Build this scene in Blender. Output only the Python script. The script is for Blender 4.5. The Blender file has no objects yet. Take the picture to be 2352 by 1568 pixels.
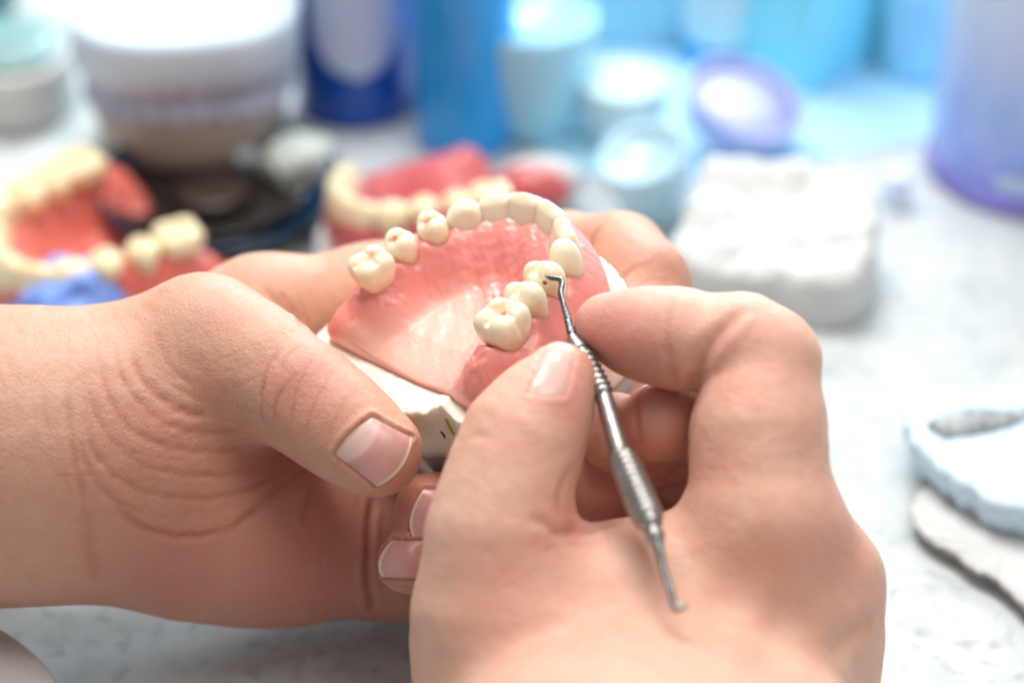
import bpy, math, random
import numpy as np
from mathutils import Vector, Matrix

random.seed(7)
SC = bpy.context.scene
COL = SC.collection

# ------------------------------------------------------------------ camera, world, lights, exposure
PITCH = math.radians(33.0)
DF = 512.0                                   # millimetres from the lens to the hands
FPT = np.array([0.0, 0.0, 76.0])
FW = np.array([0, math.cos(PITCH), -math.sin(PITCH)])
UP = np.array([0, math.sin(PITCH), math.cos(PITCH)])
RT = np.array([1.0, 0, 0])
CAM = FPT - FW * DF
PPM = 2352 / 205.0

cd = bpy.data.cameras.new('camera')
cd.sensor_width = 36.0
cd.lens = 36.0 * DF / 205.0
cd.clip_start = 0.02
cd.clip_end = 20.0
cd.dof.use_dof = True
cd.dof.focus_distance = (DF - 3.0) / 1000
cd.dof.aperture_fstop = 5.7
cam = bpy.data.objects.new('camera', cd)
COL.objects.link(cam)
cam.location = CAM / 1000
cam.rotation_euler = (math.radians(90) - PITCH, 0, 0)
SC.camera = cam

world = bpy.data.worlds.new('World')
SC.world = world
world.use_nodes = True
wb = world.node_tree.nodes['Background']
wb.inputs['Color'].default_value = (0.95, 0.97, 1.0, 1)
wb.inputs['Strength'].default_value = 0.26


def area(name, loc, target, size, power, color, sy=None):
    l = bpy.data.lights.new(name, 'AREA')
    l.energy = power
    l.color = color
    l.shape = 'RECTANGLE'
    l.size = size
    l.size_y = sy or size
    o = bpy.data.objects.new(name, l)
    COL.objects.link(o)
    o.location = loc
    d = Vector(target) - Vector(loc)
    o.rotation_euler = d.to_track_quat('-Z', 'Y').to_euler()
    return o


area('ceiling_lamp', (-0.15, 0.42, 1.00), (0, 0.05, 0.05), 0.50, 10.0, (1.0, 0.97, 0.93))
area('background_fill', (0.25, 1.15, 0.55), (0.06, 0.62, 0.0), 0.6, 13.0, (0.76, 0.93, 1.0))  # added lamp that brightens the far objects; no window is known there
area('front_fill', (0.30, -0.12, 1.00), (0.05, 0.25, 0.0), 0.50, 3.6, (1.0, 0.95, 0.90))  # added unseen fill from the lens side for hands and background

SC.view_settings.view_transform = 'Standard'
SC.view_settings.look = 'None'
SC.view_settings.exposure = 0.30
SC.view_settings.gamma = 1.0
SC.cycles.use_denoising = True
SC.cycles.max_bounces = 8
SC.cycles.caustics_reflective = False
SC.cycles.caustics_refractive = False


# ------------------------------------------------------------------ coordinate helpers (millimetres)
def C(px, py, e=0.0):
    """point in lens axes (x right, y up, z towards the lens) seen at px,py and e mm beyond the focus plane"""
    d = DF + e
    return np.array([(px - 1176) / PPM / DF * d, (784 - py) / PPM / DF * d, -d])


def c2w(p):
    p = np.asarray(p, float)
    return CAM + p[..., 0:1] * RT + p[..., 1:2] * UP - p[..., 2:3] * FW


def W(px, py, e=0.0):
    return c2w(C(px, py, e))


def T(px, py, z=0.0):
    """world point where the line of sight through px,py meets height z"""
    r = c2w(C(px, py, 0)) - CAM
    return CAM + r * ((z - CAM[2]) / r[2])


def mmpx(p):
    return float((p - CAM) @ FW) / DF / PPM


# ------------------------------------------------------------------ object helpers
def link(name, verts, faces, mat, parent=None, smooth=True, loc=None):
    verts = np.asarray(verts, float)
    if parent is not None:
        base = np.array(parent['_w'])
    elif loc is not None:
        base = np.asarray(loc, float)
    else:
        base = np.array([verts[:, 0].mean(), verts[:, 1].mean(), verts[:, 2].min()])
    me = bpy.data.meshes.new(name)
    if isinstance(faces, np.ndarray):
        n = faces.shape[1]
        me.vertices.add(len(verts))
        me.vertices.foreach_set('co', ((verts - base) / 1000).astype(np.float32).ravel())
        me.loops.add(faces.size)
        me.loops.foreach_set('vertex_index', faces.astype(np.int32).ravel())
        me.polygons.add(len(faces))
        me.polygons.foreach_set('loop_start', np.arange(0, faces.size, n, dtype=np.int32))
        me.polygons.foreach_set('loop_total', np.full(len(faces), n, dtype=np.int32))
        me.update(calc_edges=True)
        me.validate()
    else:
        me.from_pydata(((verts - base) / 1000).tolist(), [], [list(map(int, f)) for f in faces])
    me.polygons.foreach_set('use_smooth', [smooth] * len(me.polygons))
    me.update()
    o = bpy.data.objects.new(name, me)
    COL.objects.link(o)
    me.materials.append(mat)
    if parent is not None:
        o.parent = parent
    else:
        o.location = base / 1000
    o['_w'] = [float(v) for v in base]
    return o


def tag(o, label=None, cat=None, group=None, kind=None):
    if label: o['label'] = label
    if cat: o['category'] = cat
    if group: o['group'] = group
    if kind: o['kind'] = kind
    return o


def empty(name, loc, label, cat, group=None):
    o = bpy.data.objects.new(name, None)
    COL.objects.link(o)
    o.location = np.asarray(loc) / 1000
    o['_w'] = [float(v) for v in loc]
    o.empty_display_size = 0.01
    return tag(o, label, cat, group)


def attr(o, name, vals):
    vals = np.asarray(vals, np.float32)
    a = o.data.attributes.new(name, 'FLOAT', 'POINT')
    a.data.foreach_set('value', vals)


def lathe(profile, n=64, closed_top=False, closed_bot=True):
    """profile list of (r,z); returns verts, faces around +Z"""
    v, f = [], []
    m = len(profile)
    for i in range(n):
        a = 2 * math.pi * i / n
        for r, z in profile:
            v.append((r * math.cos(a), r * math.sin(a), z))
    for i in range(n):
        j = (i + 1) % n
        for k in range(m - 1):
            f.append((i * m + k, j * m + k, j * m + k + 1, i * m + k + 1))
    if closed_bot: f.append([i * m for i in range(n)][::-1])
    if closed_top: f.append([i * m + m - 1 for i in range(n)])
    return np.array(v), f


def rings(rs, close=True, cap0=True, cap1=True):
    """list of (n,3) loops -> tube mesh"""
    n = len(rs[0])
    v = np.concatenate(rs)
    f = []
    for k in range(len(rs) - 1):
        for i in range(n):
            j = (i + 1) % n
            f.append((k * n + i, k * n + j, (k + 1) * n + j, (k + 1) * n + i))
    if cap0: f.append(list(range(n))[::-1])
    if cap1: f.append([(len(rs) - 1) * n + i for i in range(n)])
    return v, f


def tube(pts, rad, n=12):
    pts = np.asarray(pts, float)
    rs = []
    t0 = pts[1] - pts[0]
    ref = np.cross(t0, [0.3, 0.5, 0.8]); ref /= np.linalg.norm(ref)
    for i in range(len(pts)):
        t = pts[min(i + 1, len(pts) - 1)] - pts[max(i - 1, 0)]
        t = t / (np.linalg.norm(t) + 1e-9)
        ref = ref - t * (ref @ t); ref /= np.linalg.norm(ref)
        b = np.cross(t, ref)
        a = np.linspace(0, 2 * math.pi, n, endpoint=False)
        rr = rad[i] if hasattr(rad, '__len__') else rad
        rs.append(pts[i] + rr * (np.cos(a)[:, None] * ref + np.sin(a)[:, None] * b))
    return rings(rs)


def cr(pts, n=8, closed=False):
    """Catmull-Rom resample"""
    P = np.asarray(pts, float)
    out = []
    N = len(P)
    rng = range(N if closed else N - 1)
    for i in rng:
        if closed:
            p0, p1, p2, p3 = P[(i - 1) % N], P[i], P[(i + 1) % N], P[(i + 2) % N]
        else:
            p0, p1, p2, p3 = P[max(i - 1, 0)], P[i], P[i + 1], P[min(i + 2, N - 1)]
        for k in range(n):
            t = k / n
            out.append(0.5 * ((2 * p1) + (-p0 + p2) * t + (2 * p0 - 5 * p1 + 4 * p2 - p3) * t * t + (-p0 + 3 * p1 - 3 * p2 + p3) * t ** 3))
    if not closed: out.append(P[-1])
    return np.array(out)


_rng = np.random.RandomState(3)
_PH = _rng.rand(64, 3) * 2 - 1
_PO = _rng.rand(64) * 6.28


def wob(p, s, seed=0, n=6):
    """smooth pseudo-noise in about -1..1"""
    p = np.asarray(p, float)
    r = np.zeros(p.shape[:-1])
    for i in range(n):
        k = (seed * 7 + i * 3) % 64
        d = _PH[k] / np.linalg.norm(_PH[k])
        if p.shape[-1] == 2: d = _PH[k][:2] / np.linalg.norm(_PH[k][:2])
        r = r + np.sin((p @ d) * 6.283 / s * (0.7 + 0.25 * i) + _PO[(k + i) % 64])
    return r / n * 1.4


# ------------------------------------------------------------------ implicit surfaces
def seg(p, a, b, ra, rb):
    ab = b - a
    t = np.clip(((p - a) @ ab) / max(ab @ ab, 1e-9), 0, 1)
    return np.linalg.norm(p - a - t[:, None] * ab, axis=1) - (ra + (rb - ra) * t)


def smin(a, b, k):
    if k <= 0: return np.minimum(a, b)
    h = np.clip(0.5 + 0.5 * (b - a) / k, 0, 1)
    return b + (a - b) * h - k * h * (1 - h)


def smax(a, b, k):
    return -smin(-a, -b, k)


def surface_nets(fn, lo, hi, step, band=4):
    lo = np.asarray(lo, float)
    n = np.ceil((np.asarray(hi) - lo) / step / band).astype(int) * band
    ncx = n // band + 1
    gx = [lo[i] + np.arange(ncx[i]) * step * band for i in range(3)]
    G = np.stack(np.meshgrid(*gx, indexing='ij'), -1).reshape(-1, 3)
    Fc = np.concatenate([fn(c) for c in np.array_split(G, max(1, len(G) // 200000))]).reshape(ncx)
    F = np.repeat(np.repeat(np.repeat(Fc, band, 0), band, 1), band, 2)[:n[0] + 1, :n[1] + 1, :n[2] + 1].astype(np.float32)
    near = np.abs(Fc) < step * band * 2.1
    mk = np.repeat(np.repeat(np.repeat(near, band, 0), band, 1), band, 2)[:n[0] + 1, :n[1] + 1, :n[2] + 1]
    idx = np.argwhere(mk)
    pts = lo + idx * step
    vals = np.concatenate([fn(c) for c in np.array_split(pts, max(1, len(pts) // 200000))])
    F[mk] = vals
    s = F < 0
    nx, ny, nz = s.shape
    cnt = np.zeros((nx - 1, ny - 1, nz - 1), np.int8)
    for dx in (0, 1):
        for dy in (0, 1):
            for dz in (0, 1):
                cnt += s[dx:nx - 1 + dx, dy:ny - 1 + dy, dz:nz - 1 + dz]
    act = (cnt > 0) & (cnt < 8)
    cid = -np.ones(act.shape, np.int64)
    cells = np.argwhere(act)
    cid[act] = np.arange(len(cells))
    V = lo + (cells + 0.5) * step
    faces = []
    for ax in range(3):
        u, w = (ax + 1) % 3, (ax + 2) % 3
        sl0 = [slice(None)] * 3; sl1 = [slice(None)] * 3
        sl0[ax] = slice(0, -1); sl1[ax] = slice(1, None)
        A, B = s[tuple(sl0)], s[tuple(sl1)]
        e = np.argwhere(A != B)
        e = e[(e[:, u] > 0) & (e[:, w] > 0) & (e[:, u] < s.shape[u] - 1) & (e[:, w] < s.shape[w] - 1)]
        flip = A[tuple(e.T)]
        du = np.zeros(3, int); du[u] = 1
        dw = np.zeros(3, int); dw[w] = 1
        q = np.stack([cid[tuple((e - du - dw).T)], cid[tuple((e - dw).T)], cid[tuple(e.T)], cid[tuple((e - du).T)]], 1)
        q[~flip] = q[~flip][:, ::-1]
        faces.append(q)
    Q = np.concatenate(faces)
    Q = Q[(Q >= 0).all(1)]
    for _ in range(3):
        V = project(fn, V, step * 0.5)
    return V, Q


def grad(fn, V, h=0.05):
    g = np.empty_like(V)
    for i in range(3):
        d = np.zeros(3); d[i] = h
        g[:, i] = (fn(V + d) - fn(V - d)) / (2 * h)
    return g


def project(fn, V, cap=0.5):
    f = fn(V)
    g = grad(fn, V)
    gn = (g * g).sum(1) + 1e-6
    st = -(f / gn)[:, None] * g
    ln = np.linalg.norm(st, axis=1, keepdims=True)
    return V + st * np.minimum(1, cap / (ln + 1e-9))


# ------------------------------------------------------------------ materials
def mat(name):
    m = bpy.data.materials.new(name)
    m.use_nodes = True
    nt = m.node_tree
    b = nt.nodes['Principled BSDF']
    return m, nt, b


def lk(nt, a, b): nt.links.new(a, b)


def tcoord(nt, scale=1.0):
    t = nt.nodes.new('ShaderNodeTexCoord')
    mp = nt.nodes.new('ShaderNodeMapping')
    mp.inputs['Scale'].default_value = (scale,) * 3
    lk(nt, t.outputs['Object'], mp.inputs['Vector'])
    return mp.outputs['Vector']


def noise(nt, vec, scale, detail=3, rough=0.5):
    n = nt.nodes.new('ShaderNodeTexNoise')
    n.inputs['Scale'].default_value = scale
    n.inputs['Detail'].default_value = detail
    n.inputs['Roughness'].default_value = rough
    lk(nt, vec, n.inputs['Vector'])
    return n.outputs['Fac']


def ramp(nt, fac, stops):
    r = nt.nodes.new('ShaderNodeValToRGB')
    els = r.color_ramp.elements
    while len(els) < len(stops): els.new(0.5)
    for e, (p, c) in zip(els, stops):
        e.position = p
        e.color = (*c, 1) if len(c) == 3 else c
    lk(nt, fac, r.inputs['Fac'])
    return r.outputs['Color']


def mix(nt, fac, a, b, mode='MIX'):
    m = nt.nodes.new('ShaderNodeMix')
    m.data_type = 'RGBA'
    m.blend_type = mode
    for sock, v in ((m.inputs[0], fac), (m.inputs[6], a), (m.inputs[7], b)):
        if hasattr(v, 'is_linked'): lk(nt, v, sock)
        elif isinstance(v, (int, float)): sock.default_value = v
        else: sock.default_value = (*v, 1)
    return m.outputs[2]


def bump(nt, bsdf, h, strength, dist, prev=None):
    b = nt.nodes.new('ShaderNodeBump')
    b.inputs['Strength'].default_value = strength
    b.inputs['Distance'].default_value = dist
    lk(nt, h, b.inputs['Height'])
    if prev is not None: lk(nt, prev, b.inputs['Normal'])
    lk(nt, b.outputs['Normal'], bsdf.inputs['Normal'])
    return b.outputs['Normal']


def getattr_node(nt, name):
    a = nt.nodes.new('ShaderNodeAttribute')
    a.attribute_name = name
    return a.outputs['Fac']


def plain(name, c, rough=0.5, var=0.06, scale=60.0, sss=0.0, bmp=0.0, coat=0.0, metal=0.0, trans=0.0, ior=1.45, bscale=400.0):
    m, nt, b = mat(name)
    v = tcoord(nt)
    f = noise(nt, v, scale, 4)
    lo = tuple(x * (1 - var) for x in c)
    hi = tuple(min(1, x * (1 + var)) for x in c)
    lk(nt, ramp(nt, f, [(0.3, lo), (0.7, hi)]), b.inputs['Base Color'])
    b.inputs['Roughness'].default_value = rough
    b.inputs['Metallic'].default_value = metal
    b.inputs['Coat Weight'].default_value = coat
    b.inputs['Transmission Weight'].default_value = trans
    b.inputs['IOR'].default_value = ior
    if sss:
        b.inputs['Subsurface Weight'].default_value = sss
        b.inputs['Subsurface Radius'].default_value = (1, 0.6, 0.4)
        b.inputs['Subsurface Scale'].default_value = 0.002
    if bmp:
        bump(nt, b, noise(nt, v, bscale, 4), bmp, 0.001)
    return m


def skin_mat(name, base, red, rough=0.5):
    m, nt, b = mat(name)
    v = tcoord(nt)
    big = noise(nt, v, 60, 5, 0.62)
    med = noise(nt, v, 260, 4, 0.6)
    col = mix(nt, ramp(nt, big, [(0.35, (0, 0, 0)), (0.68, (0.8, 0.8, 0.8))]), base, tuple(x * y for x, y in zip(base, (0.97, 0.80, 0.76))))
    col = mix(nt, getattr_node(nt, 'red'), col, red)
    col = mix(nt, ramp(nt, med, [(0.4, (0, 0, 0)), (0.75, (0.30, 0.30, 0.30))]), col, tuple(x * y for x, y in zip(base, (0.85, 0.66, 0.58))))
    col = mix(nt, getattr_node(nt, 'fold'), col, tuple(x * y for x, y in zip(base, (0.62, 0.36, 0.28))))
    lk(nt, col, b.inputs['Base Color'])
    b.inputs['Roughness'].default_value = rough
    b.inputs['Specular IOR Level'].default_value = 0.36
    b.inputs['Subsurface Weight'].default_value = 0.35
    b.inputs['Subsurface Radius'].default_value = (1.0, 0.38, 0.22)
    b.inputs['Subsurface Scale'].default_value = 0.0028
    vo = nt.nodes.new('ShaderNodeTexVoronoi')
    vo.feature = 'DISTANCE_TO_EDGE'
    vo.inputs['Scale'].default_value = 850
    nw = nt.nodes.new('ShaderNodeTexNoise')
    nw.inputs['Scale'].default_value = 300
    lk(nt, v, nw.inputs['Vector'])
    dv = mix(nt, 0.0022, v, nw.outputs['Color'], 'LINEAR_LIGHT')
    lk(nt, dv, vo.inputs['Vector'])
    n1 = bump(nt, b, ramp(nt, vo.outputs['Distance'], [(0.0, (0, 0, 0)), (0.18, (1, 1, 1))]), 0.28, 0.00016)
    bump(nt, b, noise(nt, v, 420, 5, 0.65), 0.7, 0.00038, n1)
    return m


M = {}
M['skin_l'] = skin_mat('skin_tanned', (0.63, 0.375, 0.265), (0.50, 0.185, 0.145))
M['skin_r'] = skin_mat('skin_light', (0.75, 0.475, 0.36), (0.68, 0.28, 0.225))


def nail_mat(name='fingernail', cs=((0.62, 0.34, 0.29), (0.60, 0.29, 0.26), (0.64, 0.34, 0.30), (0.74, 0.56, 0.42), (0.76, 0.60, 0.46))):
    m, nt, b = mat(name)
    u = getattr_node(nt, 'along')
    w = getattr_node(nt, 'lunula')
    v = tcoord(nt)
    st = noise(nt, v, 500, 2)
    c = ramp(nt, u, list(zip((0.0, 0.5, 0.945, 0.965, 1.0), cs)))
    c = mix(nt, w, c, (0.78, 0.58, 0.50))
    c = mix(nt, ramp(nt, st, [(0.4, (0, 0, 0)), (0.8, (0.2, 0.2, 0.2))]), c, (0.75, 0.5, 0.44))
    lk(nt, c, b.inputs['Base Color'])
    b.inputs['Roughness'].default_value = 0.27
    b.inputs['Subsurface Weight'].default_value = 0.15
    b.inputs['Subsurface Scale'].default_value = 0.001
    return m


M['nail'] = nail_mat()
M['nail_pale'] = nail_mat('fingernail_pale', ((0.72, 0.44, 0.37), (0.71, 0.42, 0.37), (0.74, 0.48, 0.41), (0.78, 0.60, 0.45), (0.80, 0.62, 0.46)))


def wax_mat():
    m, nt, b = mat('pink_wax')
    v = tcoord(nt)
    t = getattr_node(nt, 'thin')
    n = noise(nt, v, 130, 5, 0.6)
    c = ramp(nt, t, [(0.0, (0.87, 0.31, 0.27)), (0.35, (0.89, 0.39, 0.335)), (0.7, (0.88, 0.45, 0.38)), (1.0, (0.89, 0.52, 0.435))])
    c = mix(nt, ramp(nt, n, [(0.42, (0, 0, 0)), (0.75, (0.25, 0.25, 0.25))]), c, (0.88, 0.40, 0.34))
    lk(nt, c, b.inputs['Base Color'])
    b.inputs['Roughness'].default_value = 0.38
    b.inputs['Subsurface Weight'].default_value = 0.5
    b.inputs['Subsurface Radius'].default_value = (1.0, 0.35, 0.3)
    b.inputs['Subsurface Scale'].default_value = 0.0022
    b.inputs['Coat Weight'].default_value = 0.12
    b.inputs['Coat Roughness'].default_value = 0.3
    mr = nt.nodes.new('ShaderNodeMapRange')
    mr.inputs['To Min'].default_value = 0.6
    mr.inputs['To Max'].default_value = 0.08
    lk(nt, t, mr.inputs['Value'])
    n1 = bump(nt, b, noise(nt, v, 210, 5, 0.6), 0.5, 0.0009)
    lk(nt, mr.outputs[0], nt.nodes['Bump'].inputs['Strength'])
    lk(nt, mr.outputs[0], b.inputs['Coat Weight'])
    bump(nt, b, noise(nt, v, 900, 3, 0.6), 0.25, 0.0003, n1)
    return m


M['wax'] = wax_mat()


def tooth_mat(name, c0, c1):
    m, nt, b = mat(name)
    v = tcoord(nt)
    n = noise(nt, v, 180, 3)
    c = mix(nt, ramp(nt, getattr_node(nt, 'neck'), [(0, (0, 0, 0)), (1, (1, 1, 1))]), c0, c1)
    c = mix(nt, ramp(nt, n, [(0.5, (0, 0, 0)), (0.9, (0.3, 0.3, 0.3))]), c, tuple(min(1, x * 1.12) for x in c0))
    sp = noise(nt, v, 620, 2, 0.4)
    f = nt.nodes.new('ShaderNodeMath'); f.operation = 'MULTIPLY'
    lk(nt, ramp(nt, sp, [(0.57, (0, 0, 0)), (0.63, (1, 1, 1))]), f.inputs[0])
    lk(nt, getattr_node(nt, 'pit'), f.inputs[1])
    c = mix(nt, f.outputs[0], c, (0.75, 0.16, 0.12))
    lk(nt, c, b.inputs['Base Color'])
    b.inputs['Roughness'].default_value = 0.22
    b.inputs['Subsurface Weight'].default_value = 0.5
    b.inputs['Subsurface Radius'].default_value = (1.0, 0.75, 0.45)
    b.inputs['Subsurface Scale'].default_value = 0.0034
    b.inputs['Coat Weight'].default_value = 0.3
    b.inputs['Coat Roughness'].default_value = 0.12
    bump(nt, b, noise(nt, v, 350, 3), 0.25, 0.0003)
    return m


M['tooth'] = tooth_mat('tooth_acrylic', (0.87, 0.775, 0.59), (0.77, 0.61, 0.39))
M['tooth_far'] = tooth_mat('tooth_acrylic_yellow', (0.88, 0.74, 0.48), (0.80, 0.47, 0.24))
M['plaster_cream'] = plain('cream_plaster', (0.83, 0.805, 0.69), 0.75, 0.05, 90, 0.0, 0.5)
M['plaster_white'] = plain('white_plaster', (0.62, 0.635, 0.63), 0.8, 0.05, 60, 0.0, 0.5)
M['plaster_blue'] = plain('bluish_white_plaster', (0.60, 0.73, 0.84), 0.8, 0.06, 50, 0.0, 0.4)
M['plaster_beige'] = plain('beige_grey_plaster', (0.50, 0.47, 0.41), 0.85, 0.12, 50, 0.0, 0.5)
M['grey_plate'] = plain('grey_plate', (0.33, 0.33, 0.32), 0.45, 0.15, 120, 0, 0.3)
M['steel'] = plain('brushed_steel', (0.40, 0.39, 0.37), 0.42, 0.15, 300, 0, 0.2, metal=1.0)
M['steel_dark'] = plain('dark_steel', (0.22, 0.23, 0.23), 0.25, 0.25, 260, 0, 0.2, metal=1.0)
M['pink_acrylic'] = plain('pink_acrylic', (0.58, 0.12, 0.125), 0.32, 0.12, 60, 0.3, 0.3, 0.3)
M['red_acrylic'] = plain('red_acrylic', (0.70, 0.165, 0.125), 0.32, 0.12, 60, 0.3, 0.3, 0.3)
M['ink_green'] = plain('green_pencil', (0.42, 0.46, 0.03), 0.7)
M['ink_red'] = plain('red_pencil', (0.70, 0.13, 0.06), 0.7)
M['ink_black'] = plain('black_pencil', (0.05, 0.055, 0.06), 0.7)
M['blood'] = plain('red_wax_crumb', (0.25, 0.006, 0.01), 0.3)


# ------------------------------------------------------------------ table
def table():
    m, nt, b = mat('speckled_worktop')
    v = tcoord(nt)
    a = noise(nt, v, 18, 5, 0.6)
    s = noise(nt, v, 95, 4, 0.6)
    s2 = noise(nt, v, 210, 2, 0.5)
    c = ramp(nt, a, [(0.3, (0.49, 0.535, 0.545)), (0.7, (0.62, 0.65, 0.655))])
    c = mix(nt, ramp(nt, s, [(0.50, (0, 0, 0)), (0.68, (0.55, 0.55, 0.55))]), c, (0.38, 0.43, 0.44))
    c = mix(nt, ramp(nt, s2, [(0.55, (0, 0, 0)), (0.70, (0.55, 0.55, 0.55))]), c, (0.28, 0.32, 0.32))
    lk(nt, c, b.inputs['Base Color'])
    b.inputs['Roughness'].default_value = 0.6
    b.inputs['Specular IOR Level'].default_value = 0.2
    bump(nt, b, noise(nt, v, 150, 4), 0.15, 0.0005)
    n = 2
    vs = [(-1300, -700, 0), (1300, -700, 0), (1300, 1500, 0), (-1300, 1500, 0),
          (-1300, -700, -30), (1300, -700, -30), (1300, 1500, -30), (-1300, 1500, -30)]
    fs = [(0, 1, 2, 3), (7, 6, 5, 4), (0, 4, 5, 1), (1, 5, 6, 2), (2, 6, 7, 3), (3, 7, 4, 0)]
    o = link('worktop', vs, fs, m, smooth=False, loc=(0, 0, 0))
    tag(o, 'pale grey speckled worktop under the hands and models', 'worktop', kind='structure')


table()

# ------------------------------------------------------------------ the denture frame
aO = C(1007, 672, 0)
aX = np.array([26.6, -10, 25.0]); bX = np.array([19, 17.6, -13.0])
LX = aX / np.linalg.norm(aX)
LY = bX - bX @ LX * LX; LY /= np.linalg.norm(LY)
LZ = np.cross(LX, LY)


class Frame:
    def __init__(s, o, x, y, z, k=1.0):
        s.o, s.x, s.y, s.z, s.k = map(lambda q: np.asarray(q, float) if not isinstance(q, float) else q, (o, x, y, z, k))

    def w(s, p):
        p = np.asarray(p, float) * s.k
        return s.o + p[..., 0:1] * s.x + p[..., 1:2] * s.y + p[..., 2:3] * s.z


def cdir(v): return v[0] * RT + v[1] * UP - v[2] * FW


MAIN = Frame(c2w(aO), cdir(LX), cdir(LY), cdir(LZ), 1.0)

RIDGE = np.array([(-34, -22, -13.5), (-28, -12, -11.5), (-25, -5, -8.0), (-22, 0.6, -3.9), (-20.6, 8.7, -3.9), (-18.2, 15.4, -3.7), (-15, 21.6, -3.8),
                  (-10.5, 26.8, -3.3), (-4.6, 29.2, -3.2), (2.6, 29.0, -3.2), (9.8, 25.8, -4.2), (14.4, 20.4, -5.4), (15.6, 14.4, -5.6),
                  (16.5, 9, -5.6), (18.0, 1.3, -5.8), (17.4, -6, -6.2), (15.2, -12.5, -8.0), (13, -22, -10)])
RC = cr(RIDGE, 40)
WAXO = np.array([(-31.5, -9.2), (-25, -10.2), (-13, -10.8), (-2, -11.3), (6.5, -11.2), (11, -12.2), (19, -13.2), (22.5, -10), (23.5, 0), (23.5, 10), (22.8, 18), (21, 24),
                 (17.5, 28.0), (11, 32), (2, 34), (-8, 33), (-16, 29), (-22, 22), (-26, 12), (-28, 2), (-31, -6)])


# kind, x, y, top height, scale(x,y,z), tilt outward (deg), yaw
TEETH = [
    ('molar', -21.2, 0.9, 2.0, (0.84, 0.82, 0.80), 0, 0),
    ('premolar', -20.4, 9.0, 2.0, (0.84, 0.78, 0.84), 0, 0),
    ('premolar', -18.3, 16.4, 1.6, (0.86, 0.80, 0.86), 0, 0),
    ('canine', -15.3, 23.0, 1.0, (1.12, 1.0, 0.98), 8, 0),
    ('incisor', -10.2, 28.0, 0.4, (0.98, 1.0, 0.92), 12, 0),
    ('incisor', -3.6, 30.4, 1.0, (1.16, 1.05, 1.0), 12, 0),
    ('incisor', 3.7, 30.1, 0.8, (1.16, 1.05, 1.0), 12, 0),
    ('incisor', 10.4, 26.6, 0.6, (1.02, 1.0, 0.95), 12, 0),
    ('canine', 14.9, 21.2, 1.4, (1.02, 1.0, 1.12), 6, 0),
    ('premolar', 15.7, 14.2, 1.6, (0.92, 0.96, 1.08), 0, 0),
    ('premolar', 16.4, 7.6, 1.6, (0.92, 0.96, 1.08), 0, 0),
    ('molar', 17.7, 0.0, 1.5, (0.93, 0.92, 0.95), 0, 0),
]


PZ = None
COLLARS = list(range(12))


def pale_zone(q):
    """where the wax over the palate is thin and pale: 1 well inside the outline, 0 outside"""
    a, b = PZ, np.roll(PZ, -1, 0)
    x, y = q[:, 0:1], q[:, 1:2]
    ins = (((a[:, 1] > y) != (b[:, 1] > y)) & (x < (b[:, 0] - a[:, 0]) * (y - a[:, 1]) / (b[:, 1] - a[:, 1] + 1e-12) + a[:, 0])).sum(1) % 2
    d = np.sqrt(((q[:, None] - PZ[None]) ** 2).sum(2)).min(1) * np.where(ins > 0, 1, -1)
    return np.clip(0.35 + d / 3.0, 0, 1)


def arch_height(P):
    """height of wax surface above arch coordinates, plus thinness"""
    out = np.empty(len(P)); thin = np.empty(len(P))
    for a in range(0, len(P), 3000):
        q = P[a:a + 3000]
        d2 = ((q[:, None, :] - RC[None, :, :2]) ** 2).sum(2)
        i = d2.argmin(1)
        d = np.sqrt(d2[np.arange(len(q)), i])
        hr = RC[i, 2]
        i0 = np.clip(i - 1, 0, len(RC) - 1); i1 = np.clip(i + 1, 0, len(RC) - 1)
        tg = RC[i1, :2] - RC[i0, :2]
        rel = q - RC[i, :2]
        side = tg[:, 0] * rel[:, 1] - tg[:, 1] * rel[:, 0]      # >0 outside of the clockwise arch
        inside = side < 0
        # palate floor: deepest in the middle and back, higher towards the incisors
        y = q[:, 1]; x = q[:, 0] + 2
        floor = -13.2 + 4.2 * np.clip((y - 6) / 18, 0, 1) ** 1.2 + 0.006 * x * x - 1.5 * np.clip((-2 - y) / 9, 0, 1)
        w = 9.0 + 5.0 * np.clip((y - 8) / 15, 0, 1)
        t = np.clip((d - 1.0) / w, 0, 1); t = t * t * (3 - 2 * t)
        hin = hr + (np.minimum(floor, hr) - hr) * t
        to = np.clip((d - 2.2) / 6.2, 0, 1)
        hout = hr - (hr + 15.6) * (0.25 * to + 0.75 * to ** 2)
        h = np.where(inside, hin, hout)
        # wax collars round the necks of the teeth
        for kind_, tx, ty_, *_r in [TEETH[i_] for i_ in COLLARS]:
            dd = np.sqrt((q[:, 0] - tx) ** 2 + (q[:, 1] - ty_) ** 2)
            r0 = 6.0 if kind_ == 'molar' else 4.6
            h = h + {'incisor': 0.0, 'canine': 0.35}.get(kind_, 1.1) * np.exp(-((dd - r0) / 1.5) ** 2)
        out[a:a + 3000] = h
        th = pale_zone(q) if PZ is not None else np.zeros(len(q))
        thin[a:a + 3000] = np.where(inside, th, 0)
    return out, thin


_pz = []
for _x, _y in ((735, 802), (775, 748), (845, 722), (939, 700), (987, 677), (1032, 652), (1080, 645), (1118, 680), (1122, 745), (1092, 795), (1062, 850), (1024, 888), (930, 866), (850, 834), (780, 812)):
    _r = C(_x, _y)
    _h = -12.0
    for _ in range(12):
        _p = _r * ((aO @ LZ + _h) / (_r @ LZ)) - aO
        _h = 0.5 * _h + 0.5 * float(arch_height(np.array([[_p @ LX, _p @ LY]]))[0][0])
    _pz.append((_p @ LX, _p @ LY))
PZ = cr(np.array(_pz), 5, True)


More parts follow.
